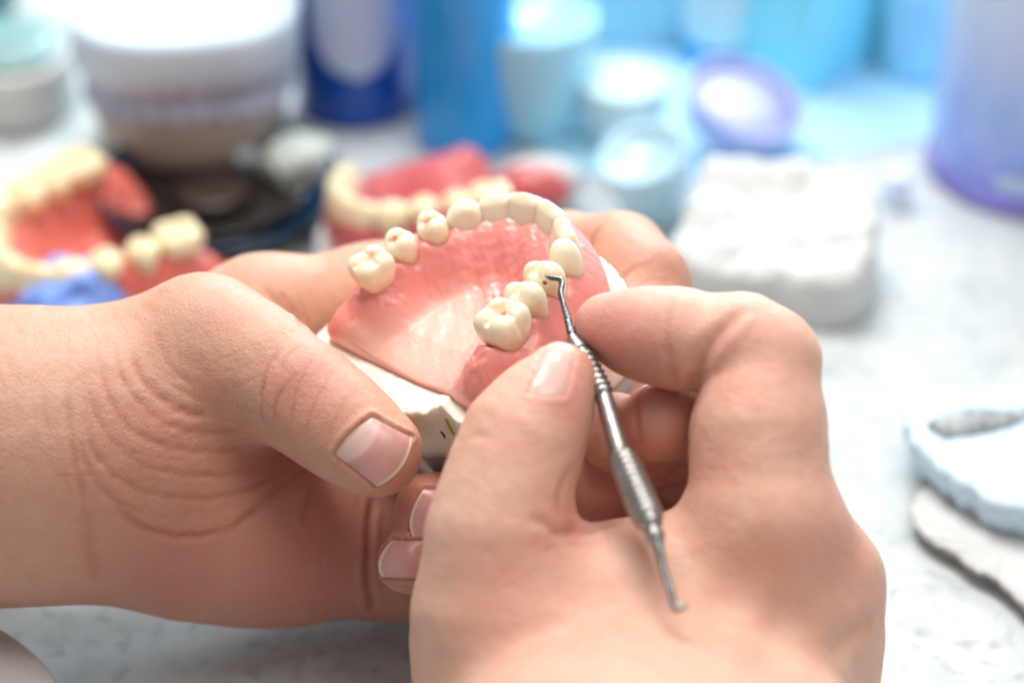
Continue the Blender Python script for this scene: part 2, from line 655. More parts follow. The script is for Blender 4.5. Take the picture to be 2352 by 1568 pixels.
def radial_grid(outline, c, nr, power=1.0):
    o = cr(outline, 12, True)
    ks = np.linspace(0, 1, nr + 1)[1:] ** power
    rs = [c + (o - c) * k for k in ks]
    V = np.concatenate([np.array([c])] + rs)
    n = len(o)
    F = [(0, 1 + i, 1 + (i + 1) % n) for i in range(n)]
    for r in range(nr - 1):
        b0, b1 = 1 + r * n, 1 + (r + 1) * n
        for i in range(n):
            j = (i + 1) % n
            F.append((b0 + i, b1 + i, b1 + j, b0 + j))
    return V, F, n, 1 + (nr - 1) * n


def wax_base(fr, parent, material, nr=90, rough=1.0, bottom=-16.2, name='wax_base'):
    V2, F, n, last = radial_grid(WAXO, np.array([-2.0, 6.0]), nr, 0.85)
    h, thin = arch_height(V2)
    R2 = np.linalg.norm(V2 - RC[None, 240, :2], axis=1)
    h = h + rough * (0.30 * wob(V2, 9, 1) + 0.16 * wob(V2, 3.6, 2) + 0.07 * wob(V2, 1.7, 4)) * np.where(thin > 0.5, 0.35, 1.0)
    # rough, finger-worked wax behind the last molar of the visible side
    bk = np.exp(-(((V2[:, 0] - 18) / 8) ** 2 + ((V2[:, 1] + 8) / 6) ** 2))
    h = h + 2.2 * np.exp(-(((V2[:, 0] - 17.2) / 4.5) ** 2 + ((V2[:, 1] + 7.5) / 3.6) ** 2))
    h = h + rough * bk * (0.45 * wob(V2, 4.5, 5) + 0.25 * wob(V2, 2.2, 6))
    # papillae between the teeth
    oo = cr(WAXO, 12, True)
    de = np.concatenate([np.sqrt(((c_[:, None] - oo[None]) ** 2).sum(2)).min(1) for c_ in np.array_split(V2, 16)])
    kk = np.clip(de / 3.8, 0, 1); kk = np.sqrt(1 - (1 - kk) ** 2)
    backk = np.clip((-6 - V2[:, 1]) / 4, 0, 1)
    edge_h = -15.1 + 0.25 * wob(V2, 5, 7)
    h = np.where(backk > 0, h * (1 - backk * (1 - kk)) + edge_h * backk * (1 - kk), h)
    V = np.column_stack([V2, h])
    sk = V[last:last + n].copy(); sk[:, 2] = bottom
    base = len(V)
    V = np.concatenate([V, sk])
    F = list(F)
    for i in range(n):
        j = (i + 1) % n
        F.append((last + i, base + i, base + j, last + j))
    F.append([base + i for i in range(n)][::-1])
    thin = np.concatenate([thin, np.zeros(n)])
    F = [f[::-1] for f in F] if _ccw(V2, F[0]) < 0 else F
    o = link(name, fr.w(V), F, material, parent)
    attr(o, 'thin', thin)
    return o


def _ccw(V, f):
    a, b, c = V[f[0]], V[f[1]], V[f[2]]
    return (b[0] - a[0]) * (c[1] - a[1]) - (b[1] - a[1]) * (c[0] - a[0])


# ---- teeth as implicit solids: x along the arch, y outward, z occlusal
def ell(p, c, r):
    q = (p - np.array(c)) / np.array(r)
    k0 = np.linalg.norm(q, axis=1)
    k1 = np.linalg.norm(q / np.array(r), axis=1)
    return k0 * (k0 - 1) / (k1 + 1e-6)


def f_molar(p):
    s_ = 1 - 0.30 * np.clip((-p[:, 2] - 4.2) / 5, 0, 1) ** 1.3
    p = np.column_stack([p[:, 0] / s_, p[:, 1] / s_, p[:, 2]])
    d = ell(p, (0, 0, -5.6), (5.3, 5.5, 5.6))
    q = np.abs(p - np.array([0, 0, -5.2])) - np.array([2.4, 2.6, 2.6])
    d2 = np.linalg.norm(np.maximum(q, 0), axis=1) + np.minimum(q.max(1), 0) - 2.4
    d = smin(d, d2, 1.6)
    for cx, cy, cz, r in ((2.3, 2.7, -2.4, 2.2), (-2.5, 2.6, -2.5, 2.2), (2.4, -2.6, -2.5, 2.2), (-2.2, -2.7, -2.8, 2.1)):
        d = smin(d, ell(p, (cx, cy, cz), (r, r, r * 1.0)), 1.5)
    d = smax(d, -ell(p, (0, 0, 0.1), (2.3, 1.8, 2.7)), 1.0)
    d = smax(d, -seg(p, np.array([0, -3.6, -0.5]), np.array([0.3, 3.8, -0.4]), 0.35, 0.35), 1.1)
    d = smax(d, -seg(p, np.array([-3.6, 0, -0.9]), np.array([3.6, 0, -0.9]), 0.5, 0.5), 1.1)
    d = smax(d, -seg(p, np.array([0.2, 5.4, -1.0]), np.array([0.3, 5.9, -5.5]), 0.2, 0.05), 1.2)
    return d


def f_premolar(p):
    s_ = 1 - 0.45 * np.clip((-p[:, 2] - 4.0) / 6, 0, 1) ** 1.2
    p = np.column_stack([p[:, 0] / s_, p[:, 1] / (0.6 + 0.4 * s_), p[:, 2]])
    d = ell(p, (0, 0, -5.6), (3.9, 4.5, 5.2))
    d = smin(d, ell(p, (0, 2.2, -2.7), (2.5, 2.2, 2.7)), 1.4)
    d = smin(d, ell(p, (0, -2.2, -3.1), (2.4, 2.1, 2.6)), 1.4)
    d = smin(d, seg(p, np.array([0, 2.6, -3]), np.array([0, 3.4, -9.5]), 2.4, 1.2), 2.0)
    d = smax(d, -seg(p, np.array([-2.6, -0.1, -1.2]), np.array([2.6, -0.1, -1.2]), 0.75, 0.75), 1.0)
    for sx in (-1, 1):
        d = smin(d, ell(p, (sx * 2.6, 0, -2.7), (1.1, 1.9, 1.3)), 0.9)
    return d


def f_canine(p):
    s_ = 1 - 0.5 * np.clip((-p[:, 2] - 4.5) / 7, 0, 1)
    p = np.column_stack([p[:, 0] / s_, p[:, 1], p[:, 2]])
    d = ell(p, (0, 0.6, -5.2), (3.9, 3.4, 5.3))
    d = smin(d, seg(p, np.array([0, 0.4, -3.2]), np.array([0, 2.2, -10.5]), 2.2, 1.6), 2.2)
    d = smax(d, -ell(p, (0, -4.2, -2.5), (3.0, 2.0, 3.6)), 1.2)
    return d


def f_incisor(p):
    # blade, thicker towards the neck
    th = 1.15 + 0.24 * np.clip(-p[:, 2], 0, 10)
    q = p.copy()
    q[:, 1] = (p[:, 1] - 0.6) / th * 1.6
    d = ell(q, (0, 0, -4.6), (4.15, 1.7, 5.0))
    q2 = np.abs(q - np.array([0, 0, -5.0])) - np.array([2.5, 0.5, 3.4])
    d2 = np.linalg.norm(np.maximum(q2, 0), axis=1) + np.minimum(q2.max(1), 0) - 1.3
    return smin(d, d2, 1.0)


TM = {}


def tooth_mesh(kind, step):
    key = (kind, step)
    if key not in TM:
        fn = dict(molar=f_molar, premolar=f_premolar, canine=f_canine, incisor=f_incisor)[kind]
        TM[key] = surface_nets(fn, (-7.2, -7.2, -13), (7.2, 7.2, 2.4), step, 3)
    return TM[key]


def set_teeth(fr, parent, material, step, only=None, grow=1.0, tall=1.0):
    for n, (kind, x, y, top, sc, tilt, yaw) in enumerate(TEETH):
        if only is not None and n not in only: continue
        V, Q = tooth_mesh(kind, step)
        V = V * np.array(sc) * grow * np.array([1, 1, tall])
        pit = np.exp(-((V[:, 0] / 2.4) ** 2 + (V[:, 1] / 1.6) ** 2)) * (V[:, 2] > -3.4)
        neck = np.clip((-V[:, 2] - 3.0) / 6.5, 0, 1)
        i = ((RC[:, :2] - (x, y)) ** 2).sum(1).argmin()
        tg = RC[min(i + 16, len(RC) - 1), :2] - RC[max(i - 16, 0), :2]
        tg /= np.linalg.norm(tg)
        out = np.array([-tg[1], tg[0]])
        ty = math.radians(yaw)
        tg, out = tg * math.cos(ty) + out * math.sin(ty), out * math.cos(ty) - tg * math.sin(ty)
        a = math.radians(tilt)
        zax = np.array([out[0] * math.sin(a), out[1] * math.sin(a), math.cos(a)])
        xax = np.array([tg[0], tg[1], 0])
        yax = np.cross(zax, xax)
        if yax[:2] @ out < 0:
            xax = -xax; yax = np.cross(zax, xax)
        L = np.array([x, y, top]) + V[:, 0:1] * xax + V[:, 1:2] * yax + V[:, 2:3] * zax
        o = link('tooth', fr.w(L), Q, material, parent)
        attr(o, 'pit', pit if kind in ('molar', 'premolar') else np.zeros(len(V)))
        attr(o, 'neck', neck)


PLO = np.array([(-36, -9), (-31, -13.2), (-24, -15.2), (-17, -15.6), (-9, -16.8), (-4, -18.2), (0.3, -19.8), (3.2, -18.6), (6.5, -17.2), (8.6, -15.4), (11, -15.6), (15, -16.4),
                (20, -15.6), (24, -11), (25.3, 0), (25.6, 10), (25.6, 19), (24.5, 25), (20.5, 29.6), (13.5, 33.8), (3.5, 36.5), (-9, 36), (-19, 32), (-27, 24), (-31, 12), (-34, 0)])


def dental_model():
    fr = MAIN
    root = empty('dental_model', fr.w(np.array([-2, 8, -30.0])), 'cream plaster dental model with pink wax denture and twelve teeth gripped between thumb and fingers', 'dental model')
    # plaster block: rim, slightly raised lip, wall, bottom
    o = cr(PLO, 14, True)
    c = np.array([-2.0, 8.0])
    n = len(o)
    s = np.linspace(0, 1, n, endpoint=False) * 60
    u = np.column_stack([o, np.zeros(n)])
    jag = 0.35 * wob(u, 6, 8) + 0.22 * wob(u, 2.2, 9)
    lift = 0.55 * wob(u, 9, 10) + 0.25 * wob(u, 3, 11)
    lift += 1.5 * np.exp(-(((o[:, 0] - 8.6) / 2.2) ** 2 + ((o[:, 1] + 16) / 5) ** 2))
    dirn = (o - c); dirn /= np.linalg.norm(dirn, axis=1, keepdims=True)
    rsv = []
    for off, z, kz in ((-14, -16.4, 0), (-6.5, -16.3, 0.1), (-3.5, -16.1, 0.5), (-1.6, -15.9, 0.9), (-0.5, -15.8, 1.0), (0.0, -16.15, 1.0), (0.05, -17.0, 0.6), (-0.5, -19.0, 0),
                       (-1.2, -23.0, 0), (-1.8, -28.0, 0), (-2.0, -30.0, 0)):
        q = o + dirn * (off + (jag * (1 if off > -4 else 0.2) if z > -18 else jag * 0.25))[:, None]
        rsv.append(np.column_stack([q, z + lift * kz]))
    V, F = rings(rsv, cap0=True, cap1=True)
    if _ccw(V, F[-1][:3]) > 0: F = [f[::-1] for f in F]
    link('plaster_base', fr.w(V), F, M['plaster_cream'], root)
    rsv = []
    for off, z in ((-3.4, -30.05), (-2.6, -30.3), (-2.6, -34.5), (-3.4, -35.2)):
        rsv.append(np.column_stack([o + dirn * off, np.full(n, z)]))
    V, F = rings(rsv)
    if _ccw(V, F[-1][:3]) > 0: F = [f[::-1] for f in F]
    link('mounting_plate', fr.w(V), F, M['grey_plate'], root)
    wax_base(fr, root, M['wax'])
    set_teeth(fr, root, M['tooth'], 0.26)

    # pencil marks on the plaster: thin strips laid on the wall and on the land
    def strip(name, pts, wdt, m, nrm):
        pts = np.array(pts, float)
        Q = cr(pts, 5)
        t = np.gradient(Q, axis=0)
        sd = np.cross(t, np.array(nrm)); sd /= np.linalg.norm(sd, axis=1, keepdims=True)
        k = np.linspace(0, 1, len(Q))[:, None]
        ww = wdt * (0.5 + 0.5 * np.sin(math.pi * np.clip(k * 0.9 + 0.08, 0, 1)))
        nn = np.array(nrm, float) * 0.12
        L = len(Q)
        V = np.concatenate([Q - sd * ww / 2 + nn, Q + sd * ww / 2 + nn, Q - sd * ww / 2 - nn * 2, Q + sd * ww / 2 - nn * 2])
        F = []
        for i in range(L - 1):
            F += [(i, i + 1, L + i + 1, L + i), (2 * L + i, 3 * L + i, 3 * L + i + 1, 2 * L + i + 1),
                  (i, 2 * L + i, 2 * L + i + 1, i + 1), (L + i, L + i + 1, 3 * L + i + 1, 3 * L + i)]
        link(name, fr.w(V), F, m, root)

    def wallpt(px, py):
        """line of sight against the back wall of the plaster"""
        r = c2w(C(px, py)) - CAM
        oo = CAM - fr.o
        lo3 = np.array([oo @ fr.x, oo @ fr.y, oo @ fr.z]); lr = np.array([r @ fr.x, r @ fr.y, r @ fr.z])
        best = None
        for t in np.linspace(0.8, 1.15, 1400):
            p = lo3 + lr * t
            if p[2] > -16.5 or p[2] < -30: continue
            off = -0.5 - 1.5 * np.clip((-19 - p[2]) / 11, 0, 1)
            poly = o + dirn * off
            # inside polygon test
            x, y = p[0], p[1]
            a, b = poly, np.roll(poly, -1, 0)
            ins = (((a[:, 1] > y) != (b[:, 1] > y)) & (x < (b[:, 0] - a[:, 0]) * (y - a[:, 1]) / (b[:, 1] - a[:, 1] + 1e-12) + a[:, 0])).sum() % 2
            if ins: return p
        return None
    nb = (0.2, -0.95, 0.15)
    for name, pix, wd, m in (('pencil_mark', [(1017, 936), (1024, 958), (1031, 976), (1042, 998)], 0.75, 'ink_green'),
                             ('pencil_mark', [(1012, 990), (1018, 998), (1022, 1006)], 0.35, 'ink_black'),
                             ('pencil_mark', [(1050, 926), (1051, 940), (1056, 952)], 0.5, 'ink_red')):
        ps = [wallpt(*q) for q in pix]
        ps = [p for p in ps if p is not None]
        if len(ps) > 1: strip(name, ps, wd, M[m], nb)

    def landpt(px, py, h):
        r = c2w(C(px, py)) - CAM
        t = (h - (CAM - fr.o) @ fr.z) / (r @ fr.z)
        p = CAM + r * t - fr.o
        return np.array([p @ fr.x, p @ fr.y, h])
    strip('pencil_mark', [landpt(*q, -15.5) for q in ((1055, 902), (1052, 912), (1053, 922))], 0.5, M['ink_red'], (0, 0, 1))
    strip('pencil_mark', [landpt(*q, -15.4) for q in ((1366, 642), (1372, 634), (1380, 628))], 0.7, M['ink_black'], (0, 0, 1))
    strip('pencil_mark', [landpt(*q, -15.4) for q in ((1392, 664), (1398, 668), (1406, 672))], 0.4, M['ink_black'], (0, 0, 1))
    return root


model_root = dental_model()


# ------------------------------------------------------------------ hands
def J(px, py, e, r):
    return C(px, py, e), r / PPM * (DF + e) / DF


class Body:
    def __init__(s, groups):
        """groups: list of (k_join, k_inner, [J,J,...] chains...)"""
        s.g = []
        for kj, ki, *chains in groups:
            prims = []
            for ch in chains:
                js = [J(*q) for q in ch]
                if len(js) == 1: js = js * 2
                for (a, ra), (b, rb) in zip(js[:-1], js[1:]):
                    prims.append((a, b, ra, rb))
            s.g.append((kj, ki, prims))
        pts = np.array([q for _, _, pr in s.g for p in pr for q in (p[0], p[1])])
        rr = max(max(p[2], p[3]) for _, _, pr in s.g for p in pr)
        s.lo, s.hi = pts.min(0) - rr - 2, pts.max(0) + rr + 2

    def __call__(s, p):
        out = None
        for kj, ki, prims in s.g:
            d = None
            for a, b, ra, rb in prims:
                q = seg(p, a, b, ra, rb)
                d = q if d is None else smin(d, q, ki)
            out = d if out is None else smin(out, d, kj)
        return out


def front_points(fn, pix, e0=-75, e1=100):
    """first hit of each line of sight with the body, in lens axes (nan rows where it misses)"""
    pix = np.asarray(pix, float)
    dr = np.column_stack([(pix[:, 0] - 1176) / PPM / DF, (784 - pix[:, 1]) / PPM / DF, -np.ones(len(pix))])
    d = np.full(len(pix), DF + e0)
    for _ in range(70):
        f = fn(dr * d[:, None])
        d = d + f * 0.85
    f = fn(dr * d[:, None])
    out = dr * d[:, None]
    out[(np.abs(f) > 0.15) | (d > DF + e1)] = np.nan
    return out


def polyline_on(fn, pix, n=10, start=-75):
    q = cr(np.array(pix, float), n)
    q = q + np.column_stack([2.2 * wob(q, 40, 41), 2.2 * wob(q, 33, 44)])
    out = front_points(fn, q, start)
    return out[~np.isnan(out[:, 0])]


def carve(V, N, lines, fold, disp):
    """lines: (points, width mm, depth mm, darken)"""
    for pts, w, dep, dark in lines:
        w = w * 0.72
        if len(pts) < 2: continue
        lo, hi = pts.min(0) - w * 3.5, pts.max(0) + w * 3.5
        idx = np.nonzero(((V > lo) & (V < hi)).all(1))[0]
        if not len(idx): continue
        q = V[idx]
        dmin = np.full(len(idx), 1e9); tt = np.zeros(len(idx))
        m_ = len(pts) - 1
        for i in range(m_):
            a, b = pts[i], pts[i + 1]
            ab = b - a
            t = np.clip(((q - a) @ ab) / max(ab @ ab, 1e-9), 0, 1)
            d = np.linalg.norm(q - a - t[:, None] * ab, axis=1)
            better = d < dmin
            dmin = np.where(better, d, dmin)
            tt = np.where(better, (i + t) / m_, tt)
        fade = np.clip(np.minimum(tt, 1 - tt) * 5, 0, 1)
        fade = fade * fade * (3 - 2 * fade)
        g = np.exp(-(dmin / w) ** 2)
        dep = dep * 0.48 * (np.clip(0.55 + 0.9 * wob(q, 8, 31), 0, 1.5) if 0 < dep < 1.0 else 1.25)
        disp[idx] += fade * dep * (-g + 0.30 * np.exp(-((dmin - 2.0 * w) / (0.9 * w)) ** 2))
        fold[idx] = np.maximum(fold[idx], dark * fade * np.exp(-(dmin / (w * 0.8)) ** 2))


def make_nail(fn, quad, parent, lunula=0.25, bulge=0.18, lift=0.25, ring=1.0, start=-75, white=0.5, kw_mat=None):
    """quad: base-a, base-b, tip-b, tip-a in picture positions laid onto the finger surface"""
    A, B, Cc, D = [np.array(q, float) for q in quad]
    nu, nv = 34, 30
    pts = np.zeros((nu, nv, 3)); along = np.zeros((nu, nv)); lun = np.zeros((nu, nv))
    for i in range(nu):
        u = i / (nu - 1)
        for j in range(nv):
            v = j / (nv - 1)
            e = math.sin(math.pi * v)
            uu = u + bulge * (e - 0.0) * (u ** 2) - bulge * 0.55 * e * (1 - u) ** 2
            q = A * (1 - uu) * (1 - v) + B * (1 - uu) * v + Cc * uu * v + D * uu * (1 - v)
            pts[i, j, :2] = q
            along[i, j] = u
            lun[i, j] = float(np.clip((lunula * (0.35 + 0.9 * math.sin(math.pi * (0.15 + v * 0.72))) - u) / 0.06 + 0.5, 0, 1)) * white
    pts = front_points(fn, pts.reshape(-1, 3)[:, :2], start).reshape(nu, nv, 3)
    flat = pts.reshape(-1, 3)
    bad = np.isnan(flat[:, 0])
    if bad.any(): flat[bad] = flat[~bad][0]
    g = grad(fn, flat); g /= np.linalg.norm(g, axis=1, keepdims=True)
    U, Vv = np.meshgrid(np.linspace(0, 1, nu), np.linspace(0, 1, nv), indexing='ij')
    edge = np.minimum(np.minimum(Vv, 1 - Vv) * 7, U * 6)
    edge = np.clip(edge, 0, 1).ravel()
    top = flat + g * (-0.25 + (lift + 0.25) * np.sqrt(edge) + 0.25 * U.ravel() ** 3)[:, None]
    bot = top - g * 0.55
    Vt = np.concatenate([top, bot])
    N = nu * nv
    F = []
    for i in range(nu - 1):
        for j in range(nv - 1):
            a, b, c_, d = i * nv + j, i * nv + j + 1, (i + 1) * nv + j + 1, (i + 1) * nv + j
            F.append((a, b, c_, d)); F.append((N + a, N + d, N + c_, N + b))
    rim = [(i, 0) for i in range(nu)] + [(nu - 1, j) for j in range(1, nv)] + [(i, nv - 1) for i in range(nu - 2, -1, -1)] + [(0, j) for j in range(nv - 2, 0, -1)]
    ids = [i * nv + j for i, j in rim]
    for a, b in zip(ids, ids[1:] + ids[:1]): F.append((a, N + a, N + b, b))
    o = link('fingernail', c2w(Vt), F, kw_mat or M['nail'], parent)
    attr(o, 'along', np.tile(along.ravel(), 2)); attr(o, 'lunula', np.tile(lun.ravel(), 2))
    # returned: the border of the nail (for the skin fold round it), interior points
    q = pts.reshape(nu, nv, 3)
    border = np.array([q[i, 0] for i in range(nu - 1, -1, -3)] + [q[0, j] for j in range(1, nv, 2)] + [q[i, nv - 1] for i in range(0, nu, 3)])
    return border, flat


def make_hand(fn, step, skin, label, cat, lines, nails, reds, loc, bumps=()):
    V, Q = surface_nets(fn, fn.lo, fn.hi, step)
    N = grad(fn, V); N /= np.linalg.norm(N, axis=1, keepdims=True) + 1e-9
    fold = np.zeros(len(V)); disp = np.zeros(len(V)); red = np.zeros(len(V))
    carve(V, N, lines, fold, disp)
    for c, r, amt in reds:
        d = np.linalg.norm(V - C(*c), axis=1) / (r / PPM)
        red = np.maximum(red, amt * np.exp(-d ** 2))
    for c, r, amt in bumps:
        d = np.linalg.norm(V - C(*c), axis=1) / (r / PPM)
        disp += amt * np.exp(-d ** 2)
    disp += 0.10 * wob(V, 15, 12) + 0.05 * wob(V, 5, 13)
    root = link('hand', c2w(V), Q, skin, None, loc=loc)
    tag(root, label, cat)
    extra = np.zeros(len(V))
    for kw in nails:
        border, inner = make_nail(fn, parent=root, **kw)
        ring = kw.get('ring', 1.0)
        lo, hi = border.min(0) - 4, border.max(0) + 4
        idx = np.nonzero(((V > lo) & (V < hi)).all(1))[0]
        q = V[idx]
        dm = np.full(len(idx), 1e9)
        for a, b in zip(border[:-1], border[1:]):
            ab = b - a
            t = np.clip(((q - a) @ ab) / max(ab @ ab, 1e-9), 0, 1)
            dm = np.minimum(dm, np.linalg.norm(q - a - t[:, None] * ab, axis=1))
        di = np.full(len(idx), 1e9)
        for c_ in np.array_split(inner, 8):
            di = np.minimum(di, np.sqrt(((q[:, None] - c_[None]) ** 2).sum(2)).min(1))
        inside = di < 0.35
        add = np.where(inside & (dm > 0.5), -0.55, 0.5 * ring * np.exp(-((dm - 0.75) / 0.8) ** 2) * ~inside)
        add = np.where(inside & (dm <= 0.5), -0.2, add)
        disp[idx] = np.where(inside, 0, disp[idx]) + add
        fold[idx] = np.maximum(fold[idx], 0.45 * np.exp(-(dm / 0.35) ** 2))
    V2 = V + N * disp[:, None]
    me = root.data
    base = np.array(root['_w'])
    me.vertices.foreach_set('co', ((c2w(V2) - base) / 1000).astype(np.float32).ravel())
    me.update()
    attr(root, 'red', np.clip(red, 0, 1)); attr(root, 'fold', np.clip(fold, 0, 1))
    return root


# ---- the hand that holds the model
LH = Body([
    (0, 10, [(-700, 1090, 25, 350), (-150, 1050, 18, 332), (120, 1045, 16, 315), (250, 1035, 16, 302)]),
    (9, 9, [(270, 950, 14, 200), (430, 930, 20, 190), (640, 1000, 32, 160)],
     [(300, 1150, 20, 205), (440, 1190, 23, 212), (620, 1215, 28, 202), (890, 1240, 36, 184)],
     [(420, 1060, 30, 195), (760, 1120, 44, 165)]),
    (12, 8, [(330, 850, 40, 130), (600, 728, 44, 128), (860, 692, 50, 118), (1120, 640, 56, 105)]),
    (6, 6, [(1120, 640, 56, 105), (1290, 598, 50, 100), (1425, 598, 40, 98)], [(1425, 598, 40, 98), (1478, 655, 30, 96), (1470, 760, 22, 90), (1400, 850, 20, 80)]),
    (9, 6, [(330, 850, 18, 125), (470, 790, 13, 146), (590, 850, 6, 132)]),
    (4, 5, [(470, 790, 13, 140), (590, 850, 6, 132), (699, 914, 0, 120), (785, 979, -5, 112), (864, 1036, -8, 106)]),
    (4, 5, [(880, 1140, 52, 105), (1120, 1030, 62, 100), (1290, 940, 48, 90), (1250, 1000, 22, 82)]),
    (4, 5, [(900, 1210, 46, 110), (1140, 1200, 46, 92), (1150, 1160, 20, 88), (990, 1168, 6, 84)]),
    (4, 5, [(900, 1310, 40, 108), (1090, 1330, 38, 92), (1110, 1300, 18, 78), (940, 1290, 5, 74)]),
])

ll = []


def cl(fn, store, pix, w, dep, dark=0.5, n=6, start=-75):
    store.append((polyline_on(fn, pix, n, start), w, dep, dark))


# thumb knuckle creases
for pix, w, d, k in [
    ([(655, 790), (622, 830), (605, 880), (600, 930), (612, 985)], 0.75, 0.5, 0.55),
    ([(690, 850), (650, 890), (632, 930), (630, 975)], 0.6, 0.35, 0.5),
    ([(720, 820), (690, 870), (675, 920), (668, 985)], 0.6, 0.35, 0.45),
    ([(765, 850), (735, 900), (712, 950), (700, 1005)], 0.6, 0.3, 0.4),
    ([(700, 790), (665, 810), (640, 850)], 0.5, 0.3, 0.4),
    ([(800, 900), (775, 950), (755, 990)], 0.5, 0.2, 0.3),
    # line under the thumb where it meets the thenar
    ([(300, 800), (330, 870), (385, 925), (440, 950), (480, 955)], 1.3, 0.9, 0.6),
    ([(262, 790), (290, 880), (345, 945), (420, 985), (520, 990), (560, 985)], 1.1, 0.7, 0.55),
    ([(225, 800), (250, 900), (300, 980), (390, 1025), (500, 1035), (600, 1020)], 1.1, 0.65, 0.5),
    ([(200, 860), (225, 960), (290, 1040), (380, 1080), (500, 1090), (610, 1065)], 1.0, 0.5, 0.45),
    ([(190, 930), (215, 1030), (280, 1100), (380, 1135), (500, 1140), (600, 1110), (680, 1070)], 1.1, 0.6, 0.5),
    ([(180, 1000), (210, 1090), (270, 1150), (350, 1180)], 1.0, 0.4, 0.35),
    ([(235, 1120), (300, 1190), (380, 1225), (470, 1225), (560, 1190), (640, 1120), (690, 1070)], 1.4, 0.9, 0.6),
    ([(100, 900), (108, 960), (118, 1010)], 1.2, 0.3, 0.2),
    ([(150, 880), (165, 1000), (185, 1120), (210, 1240)], 1.1, 0.45, 0.35),
    ([(200, 1150), (203, 1220), (212, 1290), (228, 1340)], 2.6, 0.7, 0.3),
    ([(355, 760), (370, 800), (400, 850), (450, 890)], 0.9, 0.35, 0.3),
    # crease where the index web meets the thumb
    ([(600, 655), (640, 690), (680, 725), (705, 760)], 1.3, 0.9, 0.5),
    ([(640, 665), (668, 700), (700, 730)], 0.8, 0.5, 0.5),
    ([(690, 690), (702, 720), (708, 750)], 0.7, 0.4, 0.4),
    # crease between palm and curled fingers
    ([(862, 1120), (850, 1190), (845, 1270), (846, 1340), (856, 1400), (866, 1440)], 1.2, 1.1, 0.8),
    ([(720, 1110), (705, 1160), (690, 1210)], 1.0, 0.4, 0.4),
    ([(730, 1060), (660, 1110), (590, 1170), (530, 1210)], 0.9, 0.4, 0.4),
    # index finger behind the model
    ([(1385, 512), (1362, 545), (1350, 585), (1352, 610)], 1.2, 0.8, 0.55),
    ([(1510, 600), (1460, 612), (1430, 640), (1415, 670)], 1.0, 0.5, 0.5),
    ([(1545, 640), (1500, 640), (1460, 655)], 0.6, 0.25, 0.3),
]:
    cl(LH, ll, pix, w, d, k)
rs_ = np.random.RandomState(11)
# fine skin lines running along the wrist folds
for i in range(70):
    x0 = 150 + rs_.rand() * 420; y0 = 800 + rs_.rand() * 420
    a_ = math.atan2(y0 - 760, x0 - 520) + 1.35 + rs_.randn() * 0.35
    Lq = 18 + rs_.rand() * 34
    pts = [(x0 + t * Lq * math.cos(a_) + 3 * rs_.randn(), y0 + t * Lq * math.sin(a_) + 3 * rs_.randn()) for t in (-1, 0, 1)]
    cl(LH, ll, pts, 0.45, 0.16 + 0.12 * rs_.rand(), 0.2, 3)
lnails = [
    dict(quad=[(768, 1045), (855, 955), (945, 1002), (864, 1116)], lunula=0.34, bulge=0.17, white=0.6),
    dict(quad=[(1085, 1240), (1085, 1125), (975, 1122), (948, 1236)], lunula=0.1, bulge=0.12),
    dict(quad=[(1020, 1335), (1025, 1240), (905, 1240), (880, 1325)], lunula=0.1, bulge=0.12),
]
lred = [((905, 1080, -10), 80, 0.9), ((700, 880, -10), 110, 0.7), ((950, 1170, 0), 110, 1.0), ((920, 1290, 0), 90, 1.0), ((700, 1300, 20), 300, 1.0), ((250, 1320, 15), 200, 0.8), ((380, 1080, 0), 260, 0.5), ((80, 1250, 15), 220, 0.45),
        ((400, 1260, 10), 200, 1.0), ((620, 1080, 15), 190, 0.85), ((1480, 620, 25), 90, 0.6), ((1330, 560, 35), 60, 0.5), ((500, 730, 0), 90, 0.3)]  # palm and forearm reds: pink skin plus shade put into the colour
left_hand = make_hand(LH, 0.55, M['skin_l'], 'tanned hand and forearm gripping the plaster dental model with its large thumb', 'hand', ll, lnails, lred, W(250, 1040, 40))

# ---- the hand that works with the steel carver
RH = Body([
    (0, 12, [(1218, 1500, -20, 262), (1500, 1480, -20, 262), (1745, 1480, -18, 255)],
     [(1290, 1800, -48, 300), (1720, 1780, -46, 290)],
     [(1500, 1780, -48, 300), (1500, 2250, -98, 330), (1480, 3000, -170, 380), (1470, 3500, -215, 400)]),
    (9, 6, [(1208, 1500, -22, 240), (1152, 1370, -28, 180), (1142, 1220, -30, 147), (1174, 1090, -28, 131), (1203, 1010, -26, 132)]),
    (9, 6, [(1870, 1560, -8, 148), (1868, 1490, -8, 152)], [(1862, 1410, -14, 136), (1868, 1330, -18, 142), (1800, 1240, -24, 140)]),
    (8, 6, [(1690, 1380, -25, 180), (1745, 1200, -28, 160), (1742, 1000, -26, 142), (1757, 832, -22, 128)]),
    (1.2, 3, [(1757, 832, -22, 128), (1700, 800, -21, 122), (1560, 778, -19, 108), (1540, 775, -19, 104), (1470, 765, -17, 99), (1398, 752, -15, 80)]),
    (1.2, 4, [(1174, 1090, -28, 129), (1203, 1008, -26, 132), (1248, 935, -24, 108), (1289, 867, -22, 80)]),
    (1.5, 4, [(1780, 1200, 5, 115), (1765, 1000, 8, 108), (1640, 950, -2, 104), (1515, 970, -11, 91)]),
    (1.5, 4, [(1770, 1280, 16, 125), (1620, 1075, 10, 106), (1412, 990, -5, 90)]),
    (1.5, 4, [(1700, 1330, 28, 125), (1500, 1190, 20, 112), (1378, 1112, 6, 98)]),
])
rl = []
